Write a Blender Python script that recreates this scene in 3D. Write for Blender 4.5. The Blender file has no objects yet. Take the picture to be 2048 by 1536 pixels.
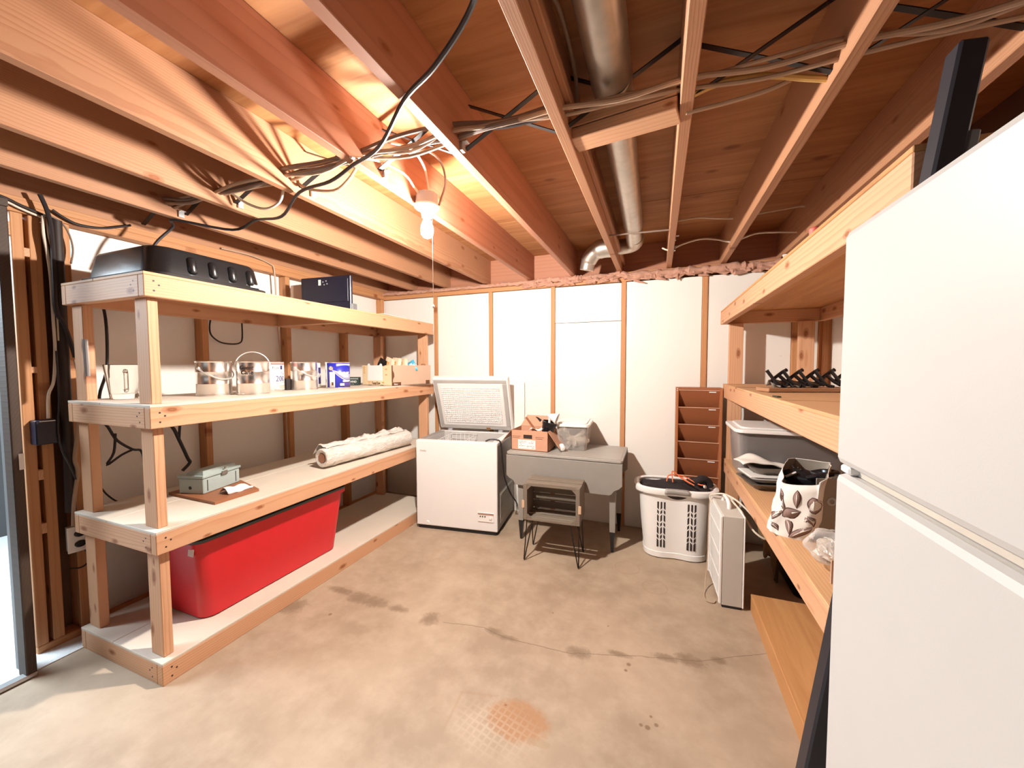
import bpy, bmesh, math, random
from mathutils import Vector, Matrix, Euler
random.seed(7)
R = math.radians
SC = bpy.context.scene
COL = SC.collection

# ------------------------------------------------------------------ camera, world, light, exposure
YAW, PITCH, ROLL = -0.3677, -0.0481, -0.0028
cd = bpy.data.cameras.new('camera'); cam = bpy.data.objects.new('camera', cd); COL.objects.link(cam)
cy, sy, cp, sp = math.cos(YAW), math.sin(YAW), math.cos(PITCH), math.sin(PITCH)
fw = Vector((sy*cp, cy*cp, sp)); rt = Vector((cy, -sy, 0)); up = rt.cross(fw)
rt2 = math.cos(ROLL)*rt + math.sin(ROLL)*up; up2 = -math.sin(ROLL)*rt + math.cos(ROLL)*up
cam.matrix_world = Matrix.Translation((0.2769, -3.3202, 1.3735)) @ Matrix((rt2, up2, -fw)).transposed().to_4x4()
cd.sensor_width = 36; cd.sensor_fit = 'HORIZONTAL'; cd.lens = 759.06/2048*36; cd.clip_start = 0.02
SC.camera = cam
SC.view_settings.view_transform = 'Standard'; SC.view_settings.look = 'None'
SC.view_settings.gamma = 1; SC.view_settings.use_curve_mapping = False
SC.view_settings.exposure = 0.12
w = bpy.data.worlds.new('world'); SC.world = w; w.use_nodes = True
w.node_tree.nodes['Background'].inputs[0].default_value = (1.0, 0.97, 0.93, 1)
w.node_tree.nodes['Background'].inputs[1].default_value = 0.02
BULB = (-0.745, -1.76, 2.005)
def lamp(name, kind, loc, energy, color, **kw):
    d = bpy.data.lights.new(name, kind); d.energy = energy; d.color = color
    for k, v in kw.items(): setattr(d, k, v)
    o = bpy.data.objects.new(name, d); COL.objects.link(o); o.location = loc; return o
bl = lamp('bulb_light', 'POINT', BULB, 96, (1.0, 0.945, 0.875), shadow_soft_size=0.032)
bl.data.use_nodes = True
nt = bl.data.node_tree; em = nt.nodes['Emission']; lf = nt.nodes.new('ShaderNodeLightFalloff')
lf.inputs['Strength'].default_value = 1.0
m1 = nt.nodes.new('ShaderNodeMath'); m1.operation = 'MULTIPLY'; m1.inputs[1].default_value = 0.76; nt.links.new(lf.outputs['Linear'], m1.inputs[0])
m2 = nt.nodes.new('ShaderNodeMath'); m2.operation = 'MULTIPLY_ADD'; m2.inputs[1].default_value = 0.50; nt.links.new(lf.outputs['Quadratic'], m2.inputs[0]); nt.links.new(m1.outputs[0], m2.inputs[2])
nt.links.new(m2.outputs[0], em.inputs['Strength'])
# daylight reaching the doorway on the left from a window of the next room, and an added weak fill behind the camera
a = lamp('window_daylight', 'AREA', (-3.55, -3.2, 2.15), 140, (0.74, 0.89, 1.0), shape='RECTANGLE', size=1.2, size_y=1.0)
a.rotation_euler = (R(21), 0, R(-75))
b = lamp('rear_fill', 'AREA', (-1.2, -6.2, 1.6), 4, (0.92, 0.97, 1.0), shape='RECTANGLE', size=2.2, size_y=1.2)
b.rotation_euler = (R(90), 0, 0)

# ------------------------------------------------------------------ node material helpers
class NT:
    def __init__(s, name):
        s.m = bpy.data.materials.new(name); s.m.use_nodes = True
        s.t = s.m.node_tree; s.p = s.t.nodes['Principled BSDF']; s.out = s.t.nodes['Material Output']
    def n(s, kind, **kw):
        nd = s.t.nodes.new('ShaderNode'+kind)
        for k, v in kw.items():
            if k in nd.inputs: pass
            setattr(nd, k, v)
        return nd
    def l(s, a, b): s.t.links.new(a, b)
    def math(s, op, a, b=None, c=None, clamp=False):
        nd = s.n('Math', operation=op); nd.use_clamp = clamp
        for i, v in enumerate((a, b, c)):
            if v is None: continue
            if isinstance(v, (int, float)): nd.inputs[i].default_value = v
            else: s.l(v, nd.inputs[i])
        return nd.outputs[0]
    def mix(s, f, a, b, blend='MIX'):
        nd = s.n('Mix', data_type='RGBA', blend_type=blend)
        for i, v in ((0, f), (6, a), (7, b)):
            if isinstance(v, (int, float)): nd.inputs[i].default_value = v
            elif isinstance(v, tuple): nd.inputs[i].default_value = (*v[:3], 1)
            else: s.l(v, nd.inputs[i])
        return nd.outputs[2]
    def ramp(s, f, pts):
        nd = s.n('ValToRGB'); cr = nd.color_ramp
        while len(cr.elements) < len(pts): cr.elements.new(0.5)
        for e, (p, c) in zip(cr.elements, pts):
            e.position = p; e.color = (*c, 1) if isinstance(c, tuple) else (c, c, c, 1)
        s.l(f, nd.inputs[0]); return nd.outputs[0]
    def coords(s, scale=(1, 1, 1), rand=False, rot=(0, 0, 0)):
        tc = s.n('TexCoord'); v = tc.outputs['Object']
        if rand:
            oi = s.n('ObjectInfo'); cm = s.n('CombineXYZ')
            s.l(s.math('MULTIPLY', oi.outputs['Random'], 41.0), cm.inputs[0])
            s.l(s.math('MULTIPLY', s.math('FRACT', s.math('MULTIPLY', oi.outputs['Random'], 17.3)), 0.22), cm.inputs[1])
            s.l(s.math('MULTIPLY', s.math('FRACT', s.math('MULTIPLY', oi.outputs['Random'], 71.7)), 0.22), cm.inputs[2])
            ad = s.n('VectorMath', operation='ADD'); s.l(v, ad.inputs[0]); s.l(cm.outputs[0], ad.inputs[1]); v = ad.outputs[0]
        mp = s.n('Mapping'); mp.inputs['Scale'].default_value = scale; mp.inputs['Rotation'].default_value = rot
        s.l(v, mp.inputs['Vector']); return mp.outputs[0]
    def noise(s, vec, scale=5, detail=2, rough=0.5, dist=0):
        nd = s.n('TexNoise'); nd.inputs['Scale'].default_value = scale; nd.inputs['Detail'].default_value = detail
        nd.inputs['Roughness'].default_value = rough; nd.inputs['Distortion'].default_value = dist
        s.l(vec, nd.inputs['Vector']); return nd.outputs[0]
    def bump(s, h, strength=0.2, dist=0.01):
        nd = s.n('Bump'); nd.inputs['Strength'].default_value = strength; nd.inputs['Distance'].default_value = dist
        s.l(h, nd.inputs['Height']); s.l(nd.outputs[0], s.p.inputs['Normal'])
    def base(s, c):
        if isinstance(c, tuple): s.p.inputs['Base Color'].default_value = (*c[:3], 1)
        else: s.l(c, s.p.inputs['Base Color'])
    def set(s, **kw):
        for k, v in kw.items(): s.p.inputs[k.replace('_', ' ')].default_value = v

def plain(name, c, rough=0.6, metal=0, var=0.08, scale=14, bump=0, bscale=60, **kw):
    s = NT(name); v = s.coords()
    f = s.noise(v, scale, 3)
    dk = tuple(x*(1-var) for x in c); lt = tuple(min(1, x*(1+var)) for x in c)
    s.base(s.mix(f, dk, lt)); s.set(Roughness=rough, Metallic=metal, **kw)
    if bump: s.bump(s.noise(v, bscale, 3), bump, 0.004)
    return s.m

def wood(name, light, dark, ring=26, knots=1.0, rough=0.65, streak=0.35, axis='x', kcol=(0.27, 0.085, 0.025)):
    rot = {'x': (0, 0, 0), 'y': (0, 0, R(-90)), 'z': (0, R(90), 0)}[axis]
    s = NT(name)
    v1 = s.coords((1, 1, 1), True, rot)
    mp = s.n('Mapping'); mp.inputs['Scale'].default_value = (0.16, 1, 1); s.l(v1, mp.inputs[0])
    wv = s.n('TexWave', wave_type='RINGS', rings_direction='X', wave_profile='SAW')
    wv.inputs['Scale'].default_value = ring; wv.inputs['Distortion'].default_value = 4.0
    wv.inputs['Detail'].default_value = 2.0; wv.inputs['Detail Scale'].default_value = 0.7
    s.l(mp.outputs[0], wv.inputs['Vector'])
    g = s.ramp(wv.outputs['Fac'], [(0.0, 0.0), (0.55, 0.18), (0.92, 0.85), (1.0, 0.0)])
    m2 = s.n('Mapping'); m2.inputs['Scale'].default_value = (1.5, 60, 60); s.l(v1, m2.inputs[0])
    fine = s.noise(m2.outputs[0], 2.2, 3)
    m3 = s.n('Mapping'); m3.inputs['Scale'].default_value = (0.8, 5, 5); s.l(v1, m3.inputs[0])
    tone = s.noise(m3.outputs[0], 1.6, 2)
    md = tuple((x*0.62+y*0.38) for x, y in zip(light, dark))
    c = s.mix(s.math('MULTIPLY', g, 0.75), light, dark)
    c = s.mix(s.math('MULTIPLY', fine, streak), c, md)
    c = s.mix(s.ramp(tone, [(0.35, 0.0), (0.75, 0.55)]), c, md)
    if knots:
        sx_ = s.n('SeparateXYZ'); s.l(v1, sx_.inputs[0]); m4 = s.n('CombineXYZ'); s.l(s.math('MULTIPLY', sx_.outputs[0], 4.3), m4.inputs[0]); s.l(s.math('MULTIPLY', sx_.outputs[2], 10.0), m4.inputs[1])
        wob = s.n('VectorMath', operation='ADD'); nz = s.n('TexNoise'); nz.inputs['Scale'].default_value = 14; s.l(v1, nz.inputs['Vector'])
        sc_ = s.n('VectorMath', operation='SCALE'); sc_.inputs['Scale'].default_value = 0.10; s.l(nz.outputs['Color'], sc_.inputs[0])
        s.l(m4.outputs[0], wob.inputs[0]); s.l(sc_.outputs[0], wob.inputs[1])
        vo = s.n('TexVoronoi', voronoi_dimensions='2D'); vo.inputs['Scale'].default_value = 1.0; s.l(wob.outputs[0], vo.inputs['Vector'])
        rr = s.n('SeparateColor'); s.l(vo.outputs['Color'], rr.inputs[0])
        lim = s.math('MULTIPLY', s.math('GREATER_THAN', rr.outputs[0], 1-0.62*knots), s.math('ADD', 0.09, s.math('MULTIPLY', rr.outputs[1], 0.10)))
        k = s.math('SUBTRACT', 1.0, s.math('DIVIDE', vo.outputs['Distance'], s.math('ADD', lim, 0.0001)), clamp=True)
        k = s.ramp(k, [(0.0, 0.0), (0.15, 0.35), (0.45, 0.55), (0.65, 1.0), (1.0, 0.8)])
        c = s.mix(k, c, kcol)
    s.base(c); s.set(Roughness=rough)
    s.bump(s.mix(0.5, g, fine), 0.12, 0.004)
    return s.m

# ------------------------------------------------------------------ materials
PINE = wood('pine_lumber', (0.655, 0.372, 0.213), (0.46, 0.19, 0.082), ring=30)
JOIST = wood('joist_fir', (0.48, 0.245, 0.13), (0.32, 0.115, 0.048), ring=46, knots=0.35)
JOISTR = wood('joist_fir_reddish', (0.45, 0.20, 0.115), (0.33, 0.125, 0.063), ring=9, knots=0.2)
STUD = wood('stud_fir', (0.56, 0.27, 0.115), (0.40, 0.155, 0.058), ring=22, knots=0.8)
OAKY = wood('shelf_board_orange', (0.66, 0.39, 0.20), (0.46, 0.22, 0.09), ring=26, knots=0.6, axis='y')
BROWNW = wood('brown_stained_wood', (0.36, 0.12, 0.045), (0.24, 0.07, 0.025), ring=40, knots=0)
BROWNWZ = wood('brown_stained_wood_z', (0.42, 0.15, 0.055), (0.28, 0.085, 0.03), ring=40, knots=0, axis='z')
GREYW = wood('grey_washed_wood', (0.23, 0.185, 0.14), (0.13, 0.098, 0.07), ring=34, knots=0, streak=0.6)
DKWOOD = wood('old_dark_wood', (0.06, 0.033, 0.02), (0.03, 0.016, 0.010), ring=30, knots=0)
PLANKB = wood('brown_plank', (0.42, 0.22, 0.11), (0.28, 0.13, 0.06), ring=30, knots=0.2)
CONC_PTS = [(-1.65, -1.585), (-1.48, -1.593), (-1.10, -1.603), (-0.83, -1.618), (-0.69, -1.594), (-0.56, -1.573), (-0.43, -1.602), (-0.10, -1.59), (0.216, -1.488), (0.456, -1.429), (0.657, -1.32), (0.80, -1.25)]

def concrete():
    s = NT('concrete_floor'); v = s.coords()
    sx = s.n('SeparateXYZ'); s.l(v, sx.inputs[0]); X, Y = sx.outputs[0], sx.outputs[1]
    n1 = s.noise(v, 1.3, 4, 0.6); n2 = s.noise(v, 7, 4, 0.65); n3 = s.noise(v, 45, 3)
    c = s.mix(s.ramp(n1, [(0.38, 0.0), (0.62, 1.0)]), (0.315, 0.228, 0.155), (0.415, 0.308, 0.215))
    c = s.mix(s.math('MULTIPLY', s.ramp(n2, [(0.40, 0.0), (0.66, 1.0)]), 0.5), c, (0.48, 0.37, 0.27))
    c = s.mix(s.math('MULTIPLY', s.ramp(n3, [(0.55, 0.0), (0.8, 1.0)]), 0.25), c, (0.34, 0.25, 0.17))
    def dist(px, py, sxx=1.0, syy=1.0):
        dx = s.math('MULTIPLY', s.math('SUBTRACT', X, px), 1/sxx); dy = s.math('MULTIPLY', s.math('SUBTRACT', Y, py), 1/syy)
        return s.math('SQRT', s.math('ADD', s.math('MULTIPLY', dx, dx), s.math('MULTIPLY', dy, dy)))
    # the crack: Y as a curve of X, wandering a little
    fc = s.n('FloatCurve'); cu = fc.mapping.curves[0]
    fc.mapping.use_clip = False
    x0, x1, y0, y1 = -1.65, 0.80, -1.65, -1.20
    while len(cu.points) < len(CONC_PTS): cu.points.new(0.5, 0.5)
    for p, q in zip(cu.points, CONC_PTS): p.location = ((q[0]-x0)/(x1-x0), (q[1]-y0)/(y1-y0)); p.handle_type = 'VECTOR'
    fc.mapping.update()
    s.l(s.math('DIVIDE', s.math('SUBTRACT', X, x0), x1-x0), fc.inputs['Value'])
    yc = s.math('ADD', s.math('MULTIPLY', fc.outputs[0], y1-y0), y0)
    yc = s.math('ADD', yc, s.math('MULTIPLY', s.math('SUBTRACT', n2, 0.5), 0.03))
    d = s.math('ABSOLUTE', s.math('SUBTRACT', Y, yc))
    inx = s.math('MULTIPLY', s.math('GREATER_THAN', X, x0), s.math('LESS_THAN', X, x1))
    crack = s.math('MULTIPLY', s.math('SUBTRACT', 1.0, s.math('DIVIDE', d, 0.0035), clamp=True), s.math('MULTIPLY', inx, s.math('GREATER_THAN', X, -0.78)))
    blobs = None
    for (px, py, rx, ry) in [(q[0], q[1], q[2]*.85, q[3]*1.7) for q in [(-1.52, -1.585, .15, .022), (-1.36, -1.60, .12, .04), (-1.26, -1.605, .16, .035), (-1.08, -1.605, .10, .022), (-0.86, -1.615, .08, .04), (-0.50, -1.58, .07, .02), (-0.42, -1.60, .10, .015), (-0.06, -1.57, .09, .03), (0.12, -1.51, .08, .014), (0.33, -1.455, .09, .018), (0.43, -1.435, .10, .03), (0.56, -1.385, .055, .018), (-1.66, -1.80, .12, .05)]]:
        q = s.math('SUBTRACT', 1.25, dist(px, py, rx, ry), clamp=True)
        blobs = q if blobs is None else s.math('MAXIMUM', blobs, q)
    damp = s.ramp(s.math('SUBTRACT', s.math('ADD', blobs, s.math('MULTIPLY', s.noise(v, 26, 6, 0.8), 1.5)), 0.85), [(0.25, 0.0), (0.5, 0.6), (0.85, 1.0)])
    damp = s.math('MULTIPLY', damp, s.math('GREATER_THAN', blobs, 0.02))
    c = s.mix(s.math('MULTIPLY', damp, 0.78), c, (0.19, 0.125, 0.075))
    c = s.mix(s.math('MULTIPLY', crack, 0.8), c, (0.13, 0.08, 0.05))
    # faint rings left by cans
    for (px, py, r) in [(0.277, -0.868, 0.072), (0.10, -0.69, 0.08)]:
        q = s.math('SUBTRACT', 1.0, s.math('DIVIDE', s.math('ABSOLUTE', s.math('SUBTRACT', dist(px, py), r)), 0.006), clamp=True)
        c = s.mix(s.math('MULTIPLY', q, 0.35), c, (0.30, 0.17, 0.085))
    # rusty print of a drain mat
    rot = s.n('Mapping'); rot.inputs['Rotation'].default_value = (0, 0, R(12)); rot.inputs['Location'].default_value = (0, 0, 0); s.l(v, rot.inputs[0])
    vo = s.n('TexVoronoi', distance='CHEBYCHEV'); vo.inputs['Scale'].default_value = 38; vo.inputs['Randomness'].default_value = 0.12; s.l(rot.outputs[0], vo.inputs['Vector'])
    cells = s.ramp(vo.outputs['Distance'], [(0.28, 1.0), (0.42, 0.0)])
    rm = s.math('SUBTRACT', 1.0, dist(-0.21, -2.0, 0.17, 0.12), clamp=True)
    rust = s.ramp(s.math('MULTIPLY', rm, s.math('MULTIPLY', s.noise(v, 30, 4, 0.7), 2.3)), [(0.22, 0.0), (0.5, 1.0)])
    c = s.mix(s.math('MULTIPLY', rust, s.math('ADD', s.math('MULTIPLY', cells, 0.08), 0.62)), c, (0.36, 0.16, 0.055))
    wm = s.math('MULTIPLY', s.math('SUBTRACT', 1.0, dist(-0.29, -2.06, 0.2, 0.14), clamp=True), s.math('SUBTRACT', 1.0, cells))
    c = s.mix(s.math('MULTIPLY', wm, 0.26), c, (0.66, 0.54, 0.42))
    oil = s.ramp(s.math('ADD', dist(-0.11, -2.055, 0.06, 0.022), s.math('MULTIPLY', n3, 0.2)), [(0.7, 1.0), (1.0, 0.0)])
    c = s.mix(s.math('MULTIPLY', oil, 0.55), c, (0.34, 0.24, 0.14))
    # edge of the old frame in the concrete
    for (ax, ay, bx, by) in [(-0.475, -1.965, -0.33, -1.93), (-0.475, -1.965, -0.46, -2.14)]:
        L2 = (bx-ax)**2+(by-ay)**2
        t = s.math('DIVIDE', s.math('ADD', s.math('MULTIPLY', s.math('SUBTRACT', X, ax), bx-ax), s.math('MULTIPLY', s.math('SUBTRACT', Y, ay), by-ay)), L2, clamp=True)
        dx = s.math('SUBTRACT', X, s.math('ADD', s.math('MULTIPLY', t, bx-ax), ax)); dy = s.math('SUBTRACT', Y, s.math('ADD', s.math('MULTIPLY', t, by-ay), ay))
        q = s.math('SUBTRACT', 1.0, s.math('DIVIDE', s.math('SQRT', s.math('ADD', s.math('MULTIPLY', dx, dx), s.math('MULTIPLY', dy, dy))), 0.009), clamp=True)
        c = s.mix(s.math('MULTIPLY', q, 0.4), c, (0.33, 0.21, 0.12))
    # spots
    for (px, py, r) in [(0.259, -1.852, .012), (0.29, -1.83, .01), (0.235, -1.85, .009), (0.27, -1.80, .007), (0.05, -1.33, .006), (-0.25, -1.33, .006), (0.16, -1.60, .009), (-1.40, -1.78, .012), (-0.28, -1.955, .006), (0.17, -1.56, .012)]:
        c = s.mix(s.ramp(dist(px, py, r, r), [(0.6, 0.75), (1.2, 0.0)]), c, (0.17, 0.09, 0.045))
    s.base(c); s.set(Roughness=0.62)
    s.bump(s.mix(0.5, n2, n3), 0.10, 0.006)
    return s.m
CONC = concrete()

def foam():
    s = NT('foam_board'); v = s.coords(rand=True)
    n = s.noise(v, 1.5, 3); sp_ = s.ramp(s.noise(v, 26, 2), [(0.74, 0.0), (0.80, 1.0)])
    c = s.mix(n, (0.78, 0.745, 0.69), (0.85, 0.815, 0.76))
    c = s.mix(s.math('MULTIPLY', sp_, 0.22), c, (0.5, 0.44, 0.37))
    s.base(c); s.set(Roughness=0.38); s.bump(s.noise(v, 5, 2), 0.06, 0.01); return s.m
FOAM = foam()

def plywood(name, light, dark, rot=0):
    s = NT(name); v = s.coords(rot=(0, 0, R(rot)))
    m = s.n('Mapping'); m.inputs['Scale'].default_value = (0.35, 4.5, 1); s.l(v, m.inputs[0])
    n = s.noise(m.outputs[0], 3.2, 5, 0.6, 1.2)
    c = s.mix(s.ramp(n, [(0.3, 0.0), (0.7, 1.0)]), light, dark)
    m1 = s.n('Mapping'); m1.inputs['Scale'].default_value = (1.2, 16, 1); s.l(v, m1.inputs[0])
    t = s.ramp(s.noise(m1.outputs[0], 3.0, 3, 0.6, 0.6), [(0.66, 0.0), (0.72, 1.0)])
    c = s.mix(s.math('MULTIPLY', t, 0.30), c, tuple(x*0.45 for x in dark))
    m2 = s.n('Mapping'); m2.inputs['Scale'].default_value = (2.4, 4.6, 0.5); s.l(v, m2.inputs[0])
    vo = s.n('TexVoronoi'); vo.inputs['Scale'].default_value = 1.0; s.l(m2.outputs[0], vo.inputs['Vector'])
    k = s.ramp(vo.outputs['Distance'], [(0.06, 1.0), (0.085, 0.6), (0.12, 0.0)])
    c = s.mix(s.math('MULTIPLY', k, 0.8), c, (0.16, 0.045, 0.015))
    s.base(c); s.set(Roughness=0.7); s.bump(n, 0.1, 0.005); return s.m
PLY = plywood('subfloor_plywood', (0.46, 0.215, 0.083), (0.32, 0.12, 0.038))
PLYD = plywood('platform_plywood', (0.58, 0.30, 0.115), (0.45, 0.20, 0.07), 90)
DECK = plain('pale_shelf_board', (0.66, 0.57, 0.47), 0.55, var=0.07, scale=6)
WHITE = plain('white_enamel', (0.82, 0.805, 0.785), 0.32, var=0.02)
FRIDGE = plain('fridge_textured_white', (0.53, 0.517, 0.497), 0.42, var=0.02, bump=0.025, bscale=330)
WPLAS = plain('white_plastic', (0.86, 0.84, 0.81), 0.4, var=0.03)
WPANEL = plain('white_liner', (0.80, 0.765, 0.74), 0.45, var=0.02)
GASK = plain('grey_gasket', (0.42, 0.40, 0.375), 0.6)
GREYM = plain('freezer_side_shade_grey', (0.30, 0.28, 0.26), 0.5, var=0.03)  # grey deepened to carry the shade on the freezer's sides
TABLEG = plain('grey_table_paint', (0.29, 0.265, 0.235), 0.5, var=0.06)
TABTOP = plain('grey_table_top', (0.36, 0.335, 0.30), 0.42, var=0.08)
BLACK = plain('black_matte', (0.013, 0.012, 0.013), 0.6, var=0.2)
BLACKP = plain('black_plastic', (0.012, 0.012, 0.014), 0.14, var=0.2)
NAVY = plain('navy_black_plastic', (0.012, 0.013, 0.03), 0.35, var=0.2)
BLKMET = plain('black_iron', (0.018, 0.014, 0.014), 0.4, 0.3)
BLUEBK = plain('blue_black_paint', (0.012, 0.012, 0.019), 0.45, var=0.25)
GREYEDGE = plain('grey_edge', (0.17, 0.17, 0.17), 0.5)  # one grey for edge strips, jamb lining and small parts
RED = plain('red_plastic', (0.62, 0.012, 0.02), 0.42, var=0.05)
DKLID = plain('dark_grey_lid', (0.03, 0.045, 0.045), 0.4)
GALV = plain('galvanized_steel', (0.55, 0.51, 0.45), 0.36, 0.85, var=0.22, scale=22)
TIN = plain('tin_can_metal', (0.88, 0.85, 0.81), 0.26, 1.0, var=0.05)
CHROME = plain('bright_wire', (0.85, 0.83, 0.80), 0.35, 0.6)
STEELB = plain('box_steel', (0.40, 0.40, 0.41), 0.45, 0.15)
PORC = plain('porcelain_white', (0.82, 0.80, 0.78), 0.3)
CARD = plain('cardboard', (0.56, 0.30, 0.19), 0.8, var=0.08)
CARD2 = plain('cardboard_tan', (0.56, 0.38, 0.27), 0.8, var=0.06)
CARDIN = plain('cardboard_dark_inside', (0.36, 0.17, 0.10), 0.85)
CREAM = plain('cream_print', (0.75, 0.60, 0.38), 0.6, var=0.04)
PAPER = plain('paper_white', (0.82, 0.80, 0.77), 0.8, var=0.03)
INKBR = plain('brown_ink', (0.12, 0.045, 0.015), 0.7)
INKOR = plain('orange_ink', (0.62, 0.27, 0.05), 0.7)
INKNV = plain('navy_ink', (0.035, 0.03, 0.14), 0.6)
INKBK = plain('black_ink', (0.03, 0.02, 0.018), 0.6)
INKRD = plain('red_ink', (0.70, 0.14, 0.11), 0.6)
INKBL = plain('blue_label', (0.025, 0.03, 0.42), 0.4, var=0.15)
INKLB = plain('pale_blue_label', (0.45, 0.45, 0.66), 0.45)
INKVI = plain('violet_label', (0.07, 0.045, 0.25), 0.45)
DKGREEN = plain('dark_green_box', (0.02, 0.04, 0.036), 0.5)
TEAL = plain('teal_wrapper', (0.06, 0.36, 0.52), 0.35)
TAN = plain('tan_wrapper', (0.70, 0.52, 0.36), 0.5, var=0.2)
TOOLG = plain('grey_green_box', (0.36, 0.42, 0.40), 0.45, var=0.06)
BRDBR = plain('brown_hardboard', (0.30, 0.115, 0.05), 0.5, var=0.12)
INSUL = plain('pink_insulation', (0.50, 0.27, 0.19), 0.95, var=0.35, scale=40, bump=0.6, bscale=90)
CLOTHK = plain('black_cloth', (0.018, 0.012, 0.012), 0.9, var=0.3, bump=0.4, bscale=120)
OLIVE = plain('olive_canvas', (0.22, 0.14, 0.06), 0.9, var=0.25)
ORANGE = plain('orange_cord', (0.78, 0.17, 0.06), 0.6)
CBEIGE = plain('beige_cable', (0.46, 0.32, 0.22), 0.5)
CGREY = plain('grey_cable', (0.22, 0.155, 0.12), 0.5)
CBLACK = plain('black_cable', (0.022, 0.015, 0.016), 0.45)
CWHITE = plain('white_cable', (0.74, 0.66, 0.55), 0.5)
CYELL = plain('yellow_cable', (0.72, 0.47, 0.16), 0.5)
PANELB = plain('brown_panel_back', (0.14, 0.06, 0.028), 0.8, var=0.25)
CARPET = plain('pale_carpet', (0.82, 0.83, 0.83), 0.95, var=0.10, scale=60, bump=0.8, bscale=120)
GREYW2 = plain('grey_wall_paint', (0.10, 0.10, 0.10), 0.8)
SILVER = plain('aluminium_strip', (0.6, 0.6, 0.6), 0.35, 0.8)
PANG = plain('grey_pan', (0.20, 0.17, 0.14), 0.35, 0.5, var=0.1)
TAUPE = plain('taupe_fabric', (0.30, 0.26, 0.215), 0.85, var=0.08)
LEAFB = plain('brown_leaf_print', (0.27, 0.17, 0.14), 0.8, var=0.2)
LEAFO = plain('dark_leaf_outline', (0.075, 0.03, 0.02), 0.8)
BAGW = plain('white_fabric', (0.80, 0.75, 0.68), 0.7, var=0.04)
PALEW = plain('pale_bare_wood', (0.62, 0.42, 0.27), 0.6)

def glassy(name, tint, alpha, rough=0.15, fr=True):
    s = NT(name); tr = s.n('BsdfTransparent'); tr.inputs[0].default_value = (*tint, 1)
    mx = s.n('MixShader'); s.set(Roughness=rough); s.base(tint)
    if fr:
        lw = s.n('LayerWeight'); lw.inputs[0].default_value = 0.35
        s.l(s.math('ADD', s.math('MULTIPLY', lw.outputs['Facing'], 0.55), alpha, clamp=True), mx.inputs[0])
    else: mx.inputs[0].default_value = alpha
    s.l(tr.outputs[0], mx.inputs[1]); s.l(s.p.outputs[0], mx.inputs[2]); s.l(mx.outputs[0], s.out.inputs[0]); return s.m
CLEARP = glassy('clear_plastic', (0.90, 0.87, 0.84), 0.16, 0.12)
FILM = glassy('clear_film', (0.93, 0.91, 0.88), 0.10, 0.08)
SMOKE = glassy('smoky_clear_plastic', (0.62, 0.58, 0.56), 0.20, 0.2)
def realglass():
    s = NT('mug_glass'); s.set(Roughness=0.02, IOR=1.45); s.p.inputs['Transmission Weight'].default_value = 1; s.base((0.97, 0.97, 0.95)); return s.m
GLASS = realglass()
def foilwrap():
    s = NT('crinkled_clear_wrap'); v = s.coords(); mp = s.n('Mapping'); mp.inputs['Scale'].default_value = (1, .35, 1); s.l(v, mp.inputs[0]); n = s.noise(mp.outputs[0], 42, 3, 0.6, 1.0)
    s.base(s.mix(s.ramp(n, [(0.35, 0.0), (0.7, 1.0)]), (0.66, 0.59, 0.53), (0.86, 0.82, 0.77))); s.set(Roughness=0.22, Metallic=0.15)
    s.bump(n, 0.8, 0.012); return s.m
WRAP = foilwrap()
def bulbmat():
    s = NT('lit_bulb_glass'); tr = s.n('BsdfTransparent'); em_ = s.n('Emission'); em_.inputs[0].default_value = (1.0, 0.93, 0.84, 1); em_.inputs[1].default_value = 25
    ad = s.n('AddShader'); s.l(tr.outputs[0], ad.inputs[0]); s.l(em_.outputs[0], ad.inputs[1]); s.l(ad.outputs[0], s.out.inputs[0]); return s.m
BULBM = bulbmat()

# ------------------------------------------------------------------ geometry helpers
INV = {}
def tagobj(o, label=None, cat=None, group=None, kind=None):
    if label: o['label'] = label
    if cat: o['category'] = cat
    if group: o['group'] = group
    if kind: o['kind'] = kind
    return o
def thing(name, label, cat, loc=(0, 0, 0), rz=0, group=None):
    o = bpy.data.objects.new(name, None); COL.objects.link(o); o.empty_display_size = 0.05
    o.location = loc; o.rotation_euler = (0, 0, rz)
    INV[o.name] = (Matrix.Translation(loc) @ Matrix.Rotation(rz, 4, 'Z')).inverted()
    return tagobj(o, label, cat, group)
def structure(name, loc=(0, 0, 0)):
    o = bpy.data.objects.new(name, None); COL.objects.link(o); o.location = loc
    INV[o.name] = Matrix.Translation(loc).inverted(); o['kind'] = 'structure'; return o
def attach(o, parent, local):
    if parent is not None:
        o.parent = parent
        if not local:
            r = parent
            M = INV.get(r.name)
            if M is None:                    # parent is itself a part
                M = (PW[r.name]).inverted()
            o.matrix_parent_inverse = M
PW = {}
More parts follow.
